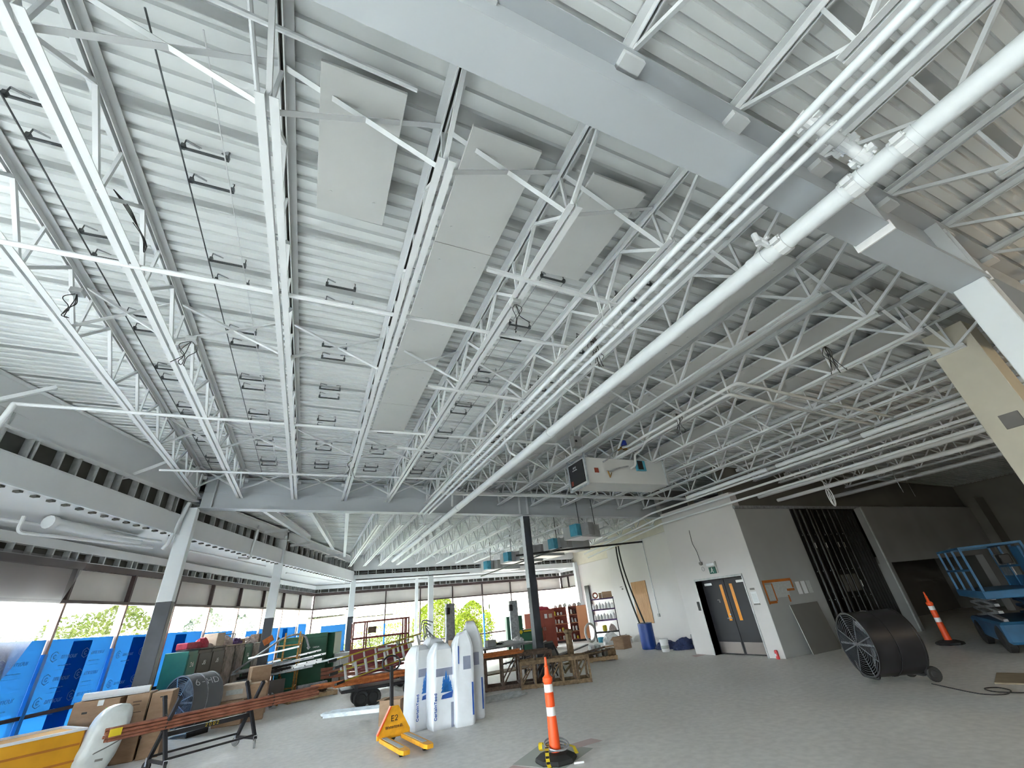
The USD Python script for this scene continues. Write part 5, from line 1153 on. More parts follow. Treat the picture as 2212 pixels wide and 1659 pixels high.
# galvanised studs on the floor
def studs(base, rz, n, L, lab, w=.1, start=0):
    for k in range(n):
        a = np.array([*base, 0.0]) + np.array([rng.uniform(-.15, .15), 0.115 * (k % 5), .042 * (k // 5)])
        q = thing('steel_stud', f'shiny galvanised stud on the floor {lab}, {ORD[k]} from the front', 'steel stud', a, rz + rng.uniform(-.02, .02), group='galvanised studs ' + lab)
        part(q, 'channel', prof([(-.05, 0), (.05, 0), (.05, .04), (.046, .04), (.046, .004), (-.046, .004), (-.046, .04), (-.05, .04)], (0, 0, 0), (L, 0, 0)), 'galvanized')
studs((.75, 13.15), -.42, 9, 2.6, 'left of the bags')
studs((2.9, 11.15), .03, 8, 2.15, 'right of the bags')
# carton behind the pallet jack
r = thing('cardboard_box', 'open cardboard box directly behind the yellow pallet jack', 'box', (1.92, 11.0, 0), -.55)
part(r, 'body', join(box(.44, .015, .42, (0, -.2, .21)), box(.44, .015, .42, (0, .2, .21)), box(.015, .4, .42, (-.22, 0, .21)), box(.015, .4, .42, (.22, 0, .21)), box(.44, .4, .012, (0, 0, .006))), 'cardboard'); part(r, 'flap', bar((-.22, -.2, .42), (-.22, .2, .42), .14, .008), 'cardboard')
# pallet jack
jx, jy = 1.66, 9.35; jr_ = math.atan2(-1.2, .18)
r = thing('pallet_jack', 'yellow hand pallet jack with forks towards us and a black handle', 'pallet jack', (jx, jy, 0), jr_ + math.pi / 2)
for s in (-1, 1):
    f = part(r, 'fork', mv(ext([(-.075, 0), (.075, 0), (.075, -1.06), (.05, -1.16), (-.05, -1.16), (-.075, -1.06)], .055), (s * .19, -.02, .05)), 'yellow_paint')
    part(f, 'wear_strip', box(.08, .9, .004, (s * .19, -.5, .107)), 'paper_tint'); part(f, 'fork_roller', cyl((s * .19 - .04, -.98, .04), (s * .19 + .04, -.98, .04), .038, 12), 'black_rubber')
part(r, 'head_plate', mv(ext([(-.29, 0), (.29, 0), (.29, .08), (.07, .44), (-.07, .44), (-.29, .08)], .05), (0, .06, .07), rx=math.pi / 2), 'yellow_paint', 'yellow triangular back plate')
part(r, 'edge_band', join(mv(bar((-.29, 0, .06), (-.07, 0, .44), .02, .07, (0, 1, 0)), (0, .03, .075)), ), 'cone_orange')
part(r, 'hand_lettering', join(upright(text('E2', .08, .002), (.0, .004, .30)), upright(text('Waterton D.', .042, .002), (.0, .004, .20))), 'print_black', 'hand-written black letters')
part(r, 'hydraulic_unit', cyl((0, .16, .1), (0, .16, .5), .05, 12), 'black_steel')
for s in (-1, 1): part(r, 'steer_wheel', lathe([(0, -.025), (.08, -.025), (.09, -.015), (.09, .015), (.08, .025), (0, .025)], 16, (s * .05, .2, .09), 'x'), 'black_rubber')
h_ = part(r, 'handle', bar((0, .18, .42), (0, .30, 1.10), .075, .05), 'black_steel', 'black handle post')
part(h_, 'grip', tube(np.array([(0.17 * math.cos(t) , .31 + .03 * math.sin(t), 1.12 + .12 * math.sin(t) + .02) for t in np.linspace(0, 2 * math.pi, 25)]), .016, 8), 'black_steel')
# tall bags of insulation
def bag(label, x, y, w, d, h, rz, seed, front=False, peak=0.0):
    r = thing('insulation_bag', label, 'bag', (x, y, 0), rz, group='tall white insulation bags')
    nz, na = 34, 56; V = []; g = np.random.default_rng(seed)
    ph = g.random(6) * 6.28
    for k in range(nz):
        u = k / (nz - 1); z = u * h
        taper = 1 - .06 * abs(u - .45) - (max(0, u - .84) / .16) ** 1.5 * .52; 
        for i in range(na):
            t = 2 * math.pi * i / na; c, s = math.cos(t), math.sin(t); e = .30
            px, py = np.sign(c) * abs(c) ** e, np.sign(s) * abs(s) ** e
            wob = 1 + .022 * math.sin(3 * t + ph[0] + u * 4) + .016 * math.sin(7 * t + ph[1]) * math.sin(u * 9 + ph[2]) + .02 * math.sin(u * 7 + ph[3]) * math.sin(2 * t + ph[4]) + .03 * math.sin(11 * t + ph[5]) * max(0, u - .7) / .3
            q = .93 if u < .02 else 1
            V.append((px * w / 2 * taper * wob * q, py * d / 2 * taper * wob * q, z + peak * max(0, u - .84) / .16 * (.5 + .5 * math.sin(t + ph[1]))))
    V += [(0, 0, 0), (0, 0, h * 1.0 + peak * .4)]; F = []
    for k in range(nz - 1):
        for i in range(na): a, b = k * na + i, k * na + (i + 1) % na; F += [(a, b, b + na), (a, b + na, a + na)]
    n0 = nz * na; F += [(n0, (i + 1) % na, i) for i in range(na)] + [(n0 + 1, (nz - 1) * na + i, (nz - 1) * na + (i + 1) % na) for i in range(na)]
    part(r, 'film', (np.array(V), np.array(F)), 'bag_white', smooth=50)
    fy = -d / 2 * 1.035
    P = lambda m: upright(m, (0, fy, 0))
    if front:
        t = mv(text('CertainTeed', .052, .003, True), (0, 0, 0), rz=math.pi / 2); part(r, 'lettering', mv(upright(t), (-w * .34, fy, .36)), 'bag_blue', 'blue vertical brand lettering')
        tri = []
        for dx, hh, ww in ((-.05, .22, .06), (.0, .30, .07), (.05, .24, .06), (.09, .16, .05)):
            for q in range(4): tri.append(ext([(dx - ww * (1 - q * .2), hh * q / 4), (dx + ww * (1 - q * .2), hh * q / 4), (dx, hh * (q + 1.7) / 4)], .004))
        part(r, 'tree_emblem', mv(upright(join(*tri)), (.02, fy, .56)), 'bag_mid_blue', 'blue pine tree emblem')
        part(r, 'tree_emblem', upright(ext([(-.10, 0), (.12, 0), (.14, .10), (-.08, .06)], .004), (.02, fy, .46)), 'bag_blue')
        part(r, 'grey_panel', box(w * .74, .005, .13, (0, fy, h * .66)), 'bag_grey'); part(r, 'grey_panel', box(.06, .005, h * .28, (w * .30, fy, .2)), 'bag_grey')
        part(r, 'label_panel', box(w * .62, .004, .30, (-.02, fy, h * .83)), 'paper_white')
    else:
        part(r, 'grey_panel', box(.15, .005, .22, (w * .12, fy, h * .68)), 'bag_grey', 'printed grey instruction panel')
        part(r, 'stripe', box(.03, .005, h * .35, (w * .36, fy, h * .28)), 'bag_blue')
        part(r, 'stripe', box(.02, .005, .3, (-w * .28, fy, h * .78)), 'bag_blue')
    return r
bag('front white bag with blue brand lettering and tree emblem', 2.60, 9.72, .50, .42, 1.34, .12, 1, True, .05)
bag('tall white bag left of the front lettered bag, partly printed blue', 2.22, 10.02, .46, .42, 1.36, .45, 2, True, .0)
bag('white bag with a ruffled top right of the lettered bag', 3.00, 9.60, .42, .42, 1.46, -.05, 3, False, .10)
bag('white bag with a blue stripe and a peaked top, rightmost', 3.32, 9.98, .50, .46, 1.48, -.15, 4, False, .22)
bag('white bag at the back left of the cluster of bags', 2.62, 10.35, .55, .48, 1.42, .2, 5, False, .06)
# delineator posts
def delineator(label, p, rz, tape=True, H=1.14):
    r = thing('delineator_post', label, 'delineator post', p, rz)
    part(r, 'base', mv(join(lathe([(0, 0), (.235, 0), (.245, .015), (.235, .045), (.15, .075), (.06, .085), (0, .085)], 8, (0, 0, 0))), rz=.39), 'black_rubber', 'black octagonal rubber base')
    part(r, 'post', lathe([(.0, .06), (.066, .06), (.06, .3), (.056, .40), (.052, .41), (.052, .50), (.056, .51), (.055, .62), (.057, .625), (.055, .63), (.050, .64), (.050, .73), (.054, .74), (.062, .75), (.062, .79), (.050, .80), (.030, .82), (.022, .90), (.028, .905), (.018, .92), (.013, 1.0), (0, 1.01)], 24), 'cone_orange', 'orange post', smooth=40)
    for z0, z1 in ((.415, .50), (.645, .725)): part(r, 'reflective_band', lathe([(.0535, z0), (.0545, z0), (.0540, z1), (.0525, z1)], 24), 'reflective_white', 'white reflective band', smooth=40)
    return r
DS = 1.16
def scaled(path, s):
    UsdGeom.Xformable(stage.GetPrimAtPath(path)).AddScaleOp().Set(Gf.Vec3f(s, s, s))
r = delineator('orange delineator post with white bands standing in the foreground', (3.30, 6.46, 0), 0); scaled(r, DS)
q = thing('cable_coil', 'coil of grey cable wound around the foot of the foreground delineator post', 'cable', (3.30, 6.46, .085))
for k in range(4): part(q, 'loop', mv(ring(.13 + .012 * k, .010, 28, 6), (.01 * k, 0, .03 + .018 * k), rx=.12 * (k - 1)), 'galv_dull')
q = thing('caution_tape', 'yellow and black caution tape trailing over the delineator base', 'tape', (3.12, 6.34, 0))
tp = smooth_path(np.array([(.12, .22, .16), (.05, .1, .17), (-.03, -.04, .12), (-.08, -.16, .02), (-.02, -.34, .01)]), .15)
def ribbon(P, w):
    P = np.array(P); T = np.gradient(P, axis=0); S = np.cross(T, [0, 0, 1.]); S /= np.linalg.norm(S, axis=1, keepdims=True) + 1e-9
    V = np.vstack([P - S * w / 2, P + S * w / 2, P - S * w / 2 + [0, 0, .003], P + S * w / 2 + [0, 0, .003]]); n = len(P); i = np.arange(n - 1)
    return V, np.vstack([np.stack([i, i + 1, i + n + 1], 1), np.stack([i, i + n + 1, i + n], 1), np.stack([i + 2 * n, i + 3 * n + 1, i + 2 * n + 1], 1), np.stack([i + 2 * n, i + 3 * n, i + 3 * n + 1], 1)])
part(q, 'strip', ribbon(tp, .05), 'label_yellow'); part(q, 'black_print', join(*[ribbon(tp[i:i + 2] + [0, 0, .004], .046) for i in range(1, len(tp) - 1, 3)]), 'print_black')
part(q, 'strip', ribbon(smooth_path(np.array([(.1, .25, .15), (.0, .2, .22), (-.05, .1, .14), (.02, .06, .16)]), .1), .05), 'label_yellow'); part(q, 'strip', ribbon(np.array([(.38, .2, .13), (.46, .1, .10), (.44, .0, .05)]), .05), 'label_yellow')
solid('marker_pen', mv(cyl((0, 0, 0), (.13, 0, 0), .012, 8), (3.40, 6.16, .013), -.4), 'pail_white', 'white marker pen lying right of the delineator base', 'pen')
# damp floor patches and chalk
st = [((3.05, 6.95), 1.0, .55, 'dark damp square on the floor behind the delineator base')]
# long low wooden frames
def wood_frame(label, a, b, h, nposts, mat='old_wood', diag=True):
    a, b = np.array([*a, 0.]), np.array([*b, 0.]); r = thing('timber_rack', label, 'wooden frame', a, group=None); d = b - a; L = np.linalg.norm(d); t = d / L; n = np.array([-t[1], t[0], 0])
    for o in (0, .55):
        for z in (.05, h): part(r, 'rail', bar(n * o + [0, 0, z], d + n * o + [0, 0, z], .06, .09), mat)
        for i in range(nposts): p = d * i / (nposts - 1) + n * o; part(r, 'post', bar(p + [0, 0, 0], p + [0, 0, h + .04], .07 if i % 3 else .10, .05, tuple(t)), mat)
        if diag:
            for i in range(0, nposts - 1, 2): part(r, 'diagonal', bar(d * i / (nposts - 1) + n * o + [0, 0, .08], d * (i + 1) / (nposts - 1) + n * o + [0, 0, h], .05, .03, tuple(t)), mat)
    for i in range(nposts): p = d * i / (nposts - 1); part(r, 'cross_member', bar(p + [0, 0, .1], p + n * .55 + [0, 0, .1], .05), mat)
    return r
wood_frame('long weathered wooden frame on the floor right of the bags', (5.35, 11.95), (7.02, 11.25), .56, 6)
wood_frame('dark wooden frame under the orange pipes right of the bags', (4.15, 12.7), (6.35, 12.05), .74, 6, 'dark_wood')
part('/World/timber_rack', 'plywood_gusset', bar((1.40, -.56, .06), (1.40, -.56, .50), .28, .02, (.9, -.4, 0)), 'old_wood')
for k in range(7):
    a = np.array([3.55 + rng.uniform(-.1, .1), 12.15 + .07 * k, .80 + .04 * (k % 2)]); q = thing('orange_pipe', f'orange primed pipe on the dark wooden frame, {ORD[k]} from the front', 'pipe', a, .03, group='orange pipes right of the bags'); part(q, 'tube', cyl((0, 0, 0), (rng.uniform(1.7, 2.1), 0, 0), .028, 8), 'orange_steel', smooth=40)
solid('carton', cbox(.46, .4, .44, (3.85, 13.2, .0), .01, True), 'cardboard', 'plain cardboard carton behind the orange pipes right of the bags', 'carton') if False else None
r = thing('tall_carton', 'plain cardboard carton standing just right of the bags', 'carton', (4.25, 13.7, 0), .1); part(r, 'body', cbox(.55, .5, 1.22, (0, 0, 0), .01, True), 'cardboard'); part(r, 'tape', box(.06, .004, 1.1, (0, -.253, .6)), 'cardboard_pale')
# workbench and scrap
r = thing('work_table', 'grey-topped table with scrap on it, left of the centre column', 'table', (5.75, 13.9, 0), .12)
part(r, 'top', cbox(1.9, .75, .05, (0, 0, .86), .008, True), 'galv_dull')
for x in (-.85, .85):
    for y in (-.3, .3): part(r, 'leg', bar((x, y, 0), (x, y, .86), .05), 'black_steel')
part(r, 'shelf', box(1.7, .6, .03, (0, 0, .25)), 'old_wood')
g_ = np.random.default_rng(5)
ON = [('toolbox', cbox(.32, .2, .18, (-.55, -.1, .915), .02, True), 'pail_grey', 'grey toolbox on the grey-topped table', 'toolbox'), ('scrap_sheet', mv(box(.7, .5, .012), (.25, .0, .96), rx=.15), 'heater_grey', 'bent grey metal sheet on the table', 'sheet'), ('plastic_bag', blob(.4, .3, .16, (.55, .1, .915), .3, 3, 3), 'white_junk', 'crumpled white bag on the table', 'bag'), ('black_hose', mv(ring(.14, .03, 20, 6), (-.1, .15, .95)), 'black_rubber', 'coiled black hose on the table', 'hose')]
for nm, m, mt, lb, cat in ON: solid(nm, mv(m, (5.75, 13.9, 0), .12), mt, lb, cat)
# scrap heap around and behind the centre column
for k in range(26):
    x, y = 6.9 + rng.uniform(0, 2.6), 14.3 + rng.uniform(0, 1.6); L = rng.uniform(.7, 1.7); z = .05 + .025 * (k % 9)
    q = thing('scrap_length', f'scrap length of dark metal or wood in the heap behind the centre column, {ORD[k % 20]}{" lower" if k < 20 else " upper"}', 'scrap', (x, y, z), rng.uniform(-.5, .6), group='scrap heap behind the centre column'); part(q, 'piece', prof([(-.05, 0), (.05, 0), (.05, .045), (-.05, .045)], (-L / 2, 0, 0), (L / 2, 0, rng.uniform(0, .22))), ('dark_wood', 'galv_dull', 'black_steel', 'old_wood')[k % 4])
solid('scrap_sheet', mv(box(.9, .02, .5), (7.25, 13.9, .60), .5, -.5), 'print_grey', 'bent grey sheet leaning right of the centre column', 'sheet')
solid('plastic_bag', blob(.6, .45, .45, (8.1, 15.9, .28), .35, 3, 31), 'skin_cloth', 'pinkish crumpled bag on the scrap heap', 'bag')
r = thing('timber_post', 'short dark timber post on a stand right of the delineator tip', 'timber post', (7.65, 13.2, 0)); part(r, 'post', bar((0, 0, 0), (.0, 0, 1.02), .16, .14), 'old_wood'); part(r, 'cap', cbox(.24, .2, .12, (0, 0, 1.02), .03, True), 'old_wood')
for s in (-1, 1): part(r, 'foot', bar((s * .3, 0, .03), (0, 0, .25), .05), 'old_wood')
r = thing('folding_chair', 'thin black tube frame chair right of the centre column', 'chair', (7.15, 13.35, 0), .4)
for s in (-.2, .2): part(r, 'leg', bar((s, -.2, 0), (s, .15, .75), .025), 'black_steel'); part(r, 'leg', bar((s, .2, 0), (s, -.15, .45), .025), 'black_steel')
part(r, 'seat', cbox(.42, .38, .025, (0, 0, .43), .01, True), 'black_steel'); part(r, 'backrest', cbox(.42, .02, .2, (0, .16, .62), .008, True), 'black_steel')
# mast lifts
def mast(label, x, y, h, rz, lean=0.):
    r = thing('mast_lift', label, 'material lift', (x, y, 0), rz)
    part(r, 'mast', prof([(-.16, -.09), (.16, -.09), (.16, .09), (.10, .09), (.10, -.03), (-.10, -.03), (-.10, .09), (-.16, .09)], (0, 0, .15), (0, 0, h), (0, 1, 0)), 'galv_dull'); part(r, 'inner_mast', box(.16, .06, h - .3, (0, .03, h / 2 + .05)), 'aluminium')
    part(r, 'winch', cbox(.14, .16, .22, (-.14, -.14, h - .35), .02, True), 'black_steel'); part(r, 'label', join(box(.006, .1, .22, (-.168, 0, h * .72)), box(.006, .1, .3, (-.168, 0, h * .5))), 'paper_white')
    for s in (-1, 1):
        part(r, 'base_leg', bar((s * .25, -.4, .10), (s * .25, .8, .08), .06), 'galv_dull'); caster(r, (s * .25, -.4), .06, .03, 'black_rubber'); caster(r, (s * .25, .8), .06, .03, 'black_rubber')
    part(r, 'cross_base', bar((-.28, 0, .16), (.28, 0, .16), .08), 'galv_dull'); part(r, 'fork_arm', bar((0, -.1, .55), (.0, -.8, .55), .06), 'black_steel')
    return r
mast('silver mast lift standing behind the white bags', 4.90, 17.0, 2.26, .1)
mast('silver mast lift standing left of the green chest', 7.50, 17.0, 2.16, -.15)
r = thing('tube_cluster', 'tangle of grey bent tubes leaning on the white column behind the bags', 'tubes', (4.45, 18.2, 0))
for k in range(6): part(r, 'tube', tube(smooth_path(np.array([(.9 - .2 * k, 0, 0), (.6 - .2 * k, 0, .9), (.0 - .06 * k, .1, 1.35 + .1 * k), (-.25 + .08 * k, .1, 1.2 + .1 * k)]), .2), .025, 6), 'galv_dull')
# green chests, red cabinets
r = thing('green_chest', 'green steel tool chest with a yellow emblem left of the centre column top', 'tool chest', (9.25, 19.6, 0), -.25); part(r, 'body', cbox(1.25, .7, .80, (0, 0, .10), .015, True), 'box_green'); part(r, 'lid', cbox(1.28, .72, .12, (0, 0, .90), .015, True), 'box_green'); part(r, 'emblem', join(mv(box(.13, .004, .13), (-.35, -.365, .95), ry=.78), box(.35, .004, .05, (-.05, -.365, .97))), 'label_yellow'); part(r, 'skid', join(box(1.2, .08, .1, (0, -.25, .05)), box(1.2, .08, .1, (0, .25, .05))), 'black_steel')
r = thing('green_locker', 'tall dark green locker behind the green tool chest', 'locker', (9.1, 20.7, 0), -.25); part(r, 'body', cbox(.75, .6, 1.55, (0, 0, .03), .012, True), 'box_green'); part(r, 'door', cbox(.68, .02, 1.4, (0, -.31, .1), .005, True), 'box_green')
r = thing('red_cabinet', 'dark red steel cabinet with notes taped on its door, right of the centre column', 'cabinet', (11.15, 21.6, 0), -.35); part(r, 'body', cbox(1.15, .6, 1.62, (0, 0, .08), .012, True), 'red_metal')
for s in (-1, 1): d_ = part(r, 'door', cbox(.55, .02, 1.5, (s * .285, -.31, .12), .005, True), 'red_metal'); part(d_, 'handle', bar((s * .04, -.33, .8), (s * .04, -.33, .95), .02), 'satin_steel')
part(r, 'note', box(.14, .004, .20, (.12, -.325, 1.42)), 'paper_white'); part(r, 'note', box(.18, .004, .18, (.36, -.325, 1.42)), 'cardboard_pale')
for x in (-.5, .5): part(r, 'leg', box(.06, .4, .1, (x, 0, .05)), 'red_metal')
solid('plastic_bag', blob(.8, .4, .16, (11.15, 21.6, 1.70), .4, 4, 41), 'red_cloth', 'pink bag lying on the red cabinet', 'bag')
r = thing('pink_cabinet', 'salmon cabinet mostly hidden behind the centre column', 'cabinet', (10.55, 21.9, 0), -.3); part(r, 'body', cbox(.6, .5, 1.60, (0, 0, 0), .012, True), 'salmon_door'); part(r, 'shelf_gap', box(.5, .01, .6, (0, -.255, .6)), 'orange_door')
# ------------------------------------------------------------------ supplies along the right wall
def open_cabinet(x, y, rz, w, lab, doorL, doorR):
    r = thing('open_cabinet', lab, 'cabinet', (x, y, 0), rz); h, d = 1.62, .5
    part(r, 'carcass', join(box(w, .02, h, (0, d / 2, h / 2 + .1)), box(.03, d, h, (-w / 2, 0, h / 2 + .1)), box(.03, d, h, (w / 2, 0, h / 2 + .1)), box(w, d, .03, (0, 0, h + .1)), box(w, d, .03, (0, 0, .12))), 'red_metal')
    for k in range(1, 4): part(r, 'shelf', box(w - .04, d - .03, .025, (0, 0, .1 + k * h / 4)), 'orange_door')
    part(r, 'plinth', box(w, d - .1, .1, (0, 0, .05)), 'fan_black')
    if doorL: part(r, 'door', mv(cbox(.5, .03, h, (-.25, 0, .1), .006, True), (-w / 2, -d / 2, 0), doorL), 'salmon_door')
    if doorR: part(r, 'door', mv(cbox(.55, .03, h, (.275, 0, .1), .006, True), (w / 2 - .55 if doorR == 9 else w / 2, -d / 2 - .02, 0), 0 if doorR == 9 else doorR), 'orange_door')
    return r
oc = [(13.35, 23.75, -.52, .8, 'open salmon cabinet with jars on its shelves, left of a pair', .75, None), (14.25, 23.2, -.52, 1.0, 'open orange cabinet with one closed door, right of a pair', None, 9)]
n_j = 0
for x, y, rz, w, lb, dl, drr in oc:
    open_cabinet(x, y, rz, w, lb, dl, drr); side = lb.split(',')[0].split(' cabinet')[0]
    for lev in range(4):
        for i in range(3):
            lx = -w / 2 + .14 + i * .19; hh = rng.uniform(.12, .26); c, s_ = math.cos(rz), math.sin(rz); px_, py_ = x + c * lx + s_ * .1, y + s_ * lx - c * .1
            m = lathe([(0, 0), (.06, 0), (.06, hh * .8), (.04, hh * .9), (.04, hh), (0, hh)], 10); n_j += 1
            solid('supply_jar', mv(m, (px_, py_, .135 + lev * .405 if lev else .137)), ('white_junk', 'paper_tint', 'pail_white', 'yellow_plastic', 'dark_wood')[(n_j * 7 + lev) % 5 if n_j % 4 else 0], f'small jar on the {("bottom", "second", "third", "top")[lev]} shelf of the {side} cabinet, {("left", "middle", "right")[i]}', 'jar', 'jars in the open cabinets')
for k in range(6):
    x, y = 13.2 + .24 * k, 23.83 - .135 * k; solid('cabinet_top_item', blob(.22, .2, .12 + .03 * (k % 3), (x, y, 1.735), .3, 3, 60 + k), ('white_junk', 'skin_cloth', 'paper_tint')[k % 3], f'small crumpled packet on top of the open cabinets, {ORD[k]} from the left', 'packet', 'packets on the open cabinets')
# black shelving
qx, qy, qr = 14.55, 21.0, -.62
r = thing('shelving_unit', 'black steel shelving unit crowded with jugs and cartons beside the pier', 'shelving', (qx, qy, 0), qr)
for x in (-.6, .6):
    for y in (-.22, .22): part(r, 'upright', box(.04, .04, 2.0, (x, y, 1.0)), 'black_steel')
for z in (.42, .95, 1.45, 1.95): part(r, 'shelf', join(box(1.24, .5, .02, (0, 0, z)), box(1.24, .02, .06, (0, -.24, z - .02))), 'purple_cloth' if z > .5 else 'black_steel')
for z0, z1 in ((.5, .95), (.95, 1.45), (1.45, 1.95)): part(r, 'brace', bar((.6, -.22, z0), (.6, .22, z1), .015), 'black_steel')
def on_shelf(lx, ly, z): c, s_ = math.cos(qr), math.sin(qr); return (qx + c * lx - s_ * ly, qy + s_ * lx + c * ly, z)
jug = lambda hh, ww: lathe([(0, 0), (ww, 0), (ww, hh * .65), (ww * .45, hh * .85), (ww * .4, hh), (0, hh)], 12)
for lev, z in ((1, .962), (2, 1.462)):
    for k in range(7):
        hh = rng.uniform(.20, .34); solid('plastic_jug', mv(jug(hh, .07), on_shelf(-.5 + k * .165, -.08, z)), ('pail_white', 'white_junk', 'paper_white')[k % 3], f'white jug on the {("second", "third")[lev - 1]} shelf of the black unit, {ORD[k]} from the left', 'jug', 'jugs on the black shelving')
for k, (lx, w, h) in enumerate(((-.05, .16, .26), (.14, .18, .30), (.40, .34, .30))):
    q = thing('carton', f'tan carton on top of the black shelving, {("left", "middle", "right")[k]} of three', 'carton', on_shelf(lx, 0, 1.962), qr, group=None); part(q, 'body', cbox(w, .32, h, (0, 0, 0), .008, True), 'cardboard'); part(q, 'tape', box(.04, .33, .003, (0, 0, h + .001)), 'cardboard_pale')
solid('cable_reel', mv(ring(.12, .035, 20, 6, (0, 0, 0), 'y'), on_shelf(-.32, -.05, 2.12), qr), 'red_metal', 'reddish hose reel on top of the black shelving', 'reel')
solid('yellow_jug', mv(cbox(.22, .16, .28, (0, 0, 0), .04, True), on_shelf(-.1, -.1, .432)), 'yellow_plastic', 'bright yellow jug on the lowest shelf of the black unit', 'jug')
solid('tool_bag', mv(blob(.42, .3, .3, (0, 0, 0), .25, 2.5, 71), on_shelf(.3, -.06, .432)), 'skin_cloth', 'brown tool bag on the lowest shelf of the black unit', 'bag')
r = thing('white_hoop', 'large white plastic hoop standing in front of the shelving', 'hoop', (13.62, 21.2, 0), -1.25); part(r, 'rim', ring(.40, .055, 36, 8, (0, 0, .455), 'x'), 'tyre_white', smooth=True)
solid('blue_tub', lathe([(0, 0), (.16, 0), (.19, .22), (.17, .22), (.15, .02), (0, .02)], 18, (13.9, 20.7, 0)), 'heater_blue', 'small blue tub at the foot of the shelving', 'tub')
solid('white_sack', blob(.9, .6, .50, (13.55, 19.35, 0), .3, 2, 73), 'pail_white', 'slumped white sack on the floor before the pier', 'sack')
solid('white_sack', blob(.5, .4, .34, (13.9, 18.6, 0), .35, 2.4, 75), 'white_junk', 'smaller pale bundle against the pier', 'sack')
solid('wood_offcut', mv(box(1.3, .12, .05, (0, 0, .025)), (12.95, 18.2, 0), -.2), 'pine', 'pale wooden offcut on the floor before the white sack', 'offcut')
r = thing('open_carton', 'open brown cardboard carton on the floor left of the blue barrel', 'carton', (12.35, 16.9, 0), .35)
part(r, 'body', join(box(.56, .02, .44, (0, -.24, .22)), box(.56, .02, .44, (0, .24, .22)), box(.02, .48, .44, (-.28, 0, .22)), box(.02, .48, .44, (.28, 0, .22)), box(.56, .48, .02, (0, 0, .01))), 'cardboard')
for s in (-1, 1): part(r, 'flap', bar((s * .28, -.24, .44), (s * .28, .24, .44), .01, .01) if False else mv(box(.24, .46, .008), (s * .39, 0, .40), ry=s * .45), 'cardboard')
r = thing('blue_barrel', 'blue plastic barrel receiving the two black hoses', 'barrel', (12.55, 15.45, 0))
part(r, 'shell', lathe([(0, 0), (.26, 0), (.285, .03), (.285, .28), (.292, .30), (.285, .32), (.285, .60), (.292, .62), (.285, .64), (.285, .86), (.27, .89), (.25, .89), (.25, .3), (0, .3)], 32), 'barrel_blue', smooth=40); part(r, 'rim', ring(.27, .012, 32, 6, (0, 0, .89)), 'pail_grey')
for k, (p, q, lb) in enumerate((((13.95, 18.1, 4.15), (12.45, 15.5, .55), 'left'), ((13.95, 17.9, 4.15), (12.65, 15.42, .55), 'right'))):
    p, q = np.array(p), np.array(q); m1 = p * .62 + q * .38 + [-.35, 0, .1]; pts = [(1 - t) ** 2 * p + 2 * t * (1 - t) * m1 + t * t * q for t in np.linspace(0, 1, 14)]
    r = thing('black_hose', f'{lb} one of two thick black hoses dropping into the blue barrel', 'hose', p); part(r, 'tube', tube(np.array(pts) - p, .034, 8), 'conduit_black', smooth=40)
solid('blue_tarp', blob(.95, .7, .26, (12.85, 14.75, 0), .35, 3, 77), 'tarp_blue', 'folded blue tarp on the floor right of the barrel', 'tarp')
solid('blue_tarp', blob(1.0, .6, .36, (13.0, 13.95, 0), .35, 2.6, 79), 'tarp_blue', 'bunched dark blue tarp behind the white pail', 'tarp')
def pail(label, x, y, mat, h=.36):
    r = thing('pail', label, 'pail', (x, y, 0)); part(r, 'body', lathe([(0, 0), (.13, 0), (.15, h * .8), (.16, h * .8), (.16, h), (.15, h), (.14, .02), (0, .02)], 24), mat, smooth=40); part(r, 'lid', lathe([(0, h), (.162, h), (.162, h + .02), (0, h + .025)], 24), mat)
    part(r, 'label', mv(lathe([(.146, .10), (.1465, .10), (.15, .2), (.1495, .2)], 24), (0, 0, 0)), 'paper_tint'); return r
pail('white lidded pail on the floor in front of the blue tarps', 12.12, 14.05, 'pail_white', .38)
pail('grey pail at the foot of the white wall', 13.2, 13.55, 'pail_grey', .42)
pallet('wood_pallet', 'wooden pallet with stacked white pots, left of the open carton', (9.75, 14.75, 0), -.35, 1.0, .8)
for k in range(12):
    i, j, l = k % 3, (k // 3) % 2, k // 6; c, s_ = math.cos(-.35), math.sin(-.35); lx, ly = -.30 + i * .22, -.2 + j * .25
    if l and i == 2: continue
    solid('paint_pot', lathe([(0, 0), (.085, 0), (.09, .15), (.07, .17), (0, .17)], 12, (9.75 + c * lx - s_ * ly, 14.75 + s_ * lx + c * ly, .132 + .175 * l)), ('white_junk', 'paper_tint', 'print_grey')[k % 3], f'pot on the pallet left of the open carton, {("lower", "upper")[l]} layer, {("front", "back")[j]} {("left", "middle", "right")[i]}', 'pot', 'pots on the small pallet')
solid('small_crate', mv(cbox(.3, .3, .2, (0, 0, 0), .01, True), (10.06, 14.55, .132), -.35), 'old_wood', 'small brown crate on the right of the pot pallet', 'crate')
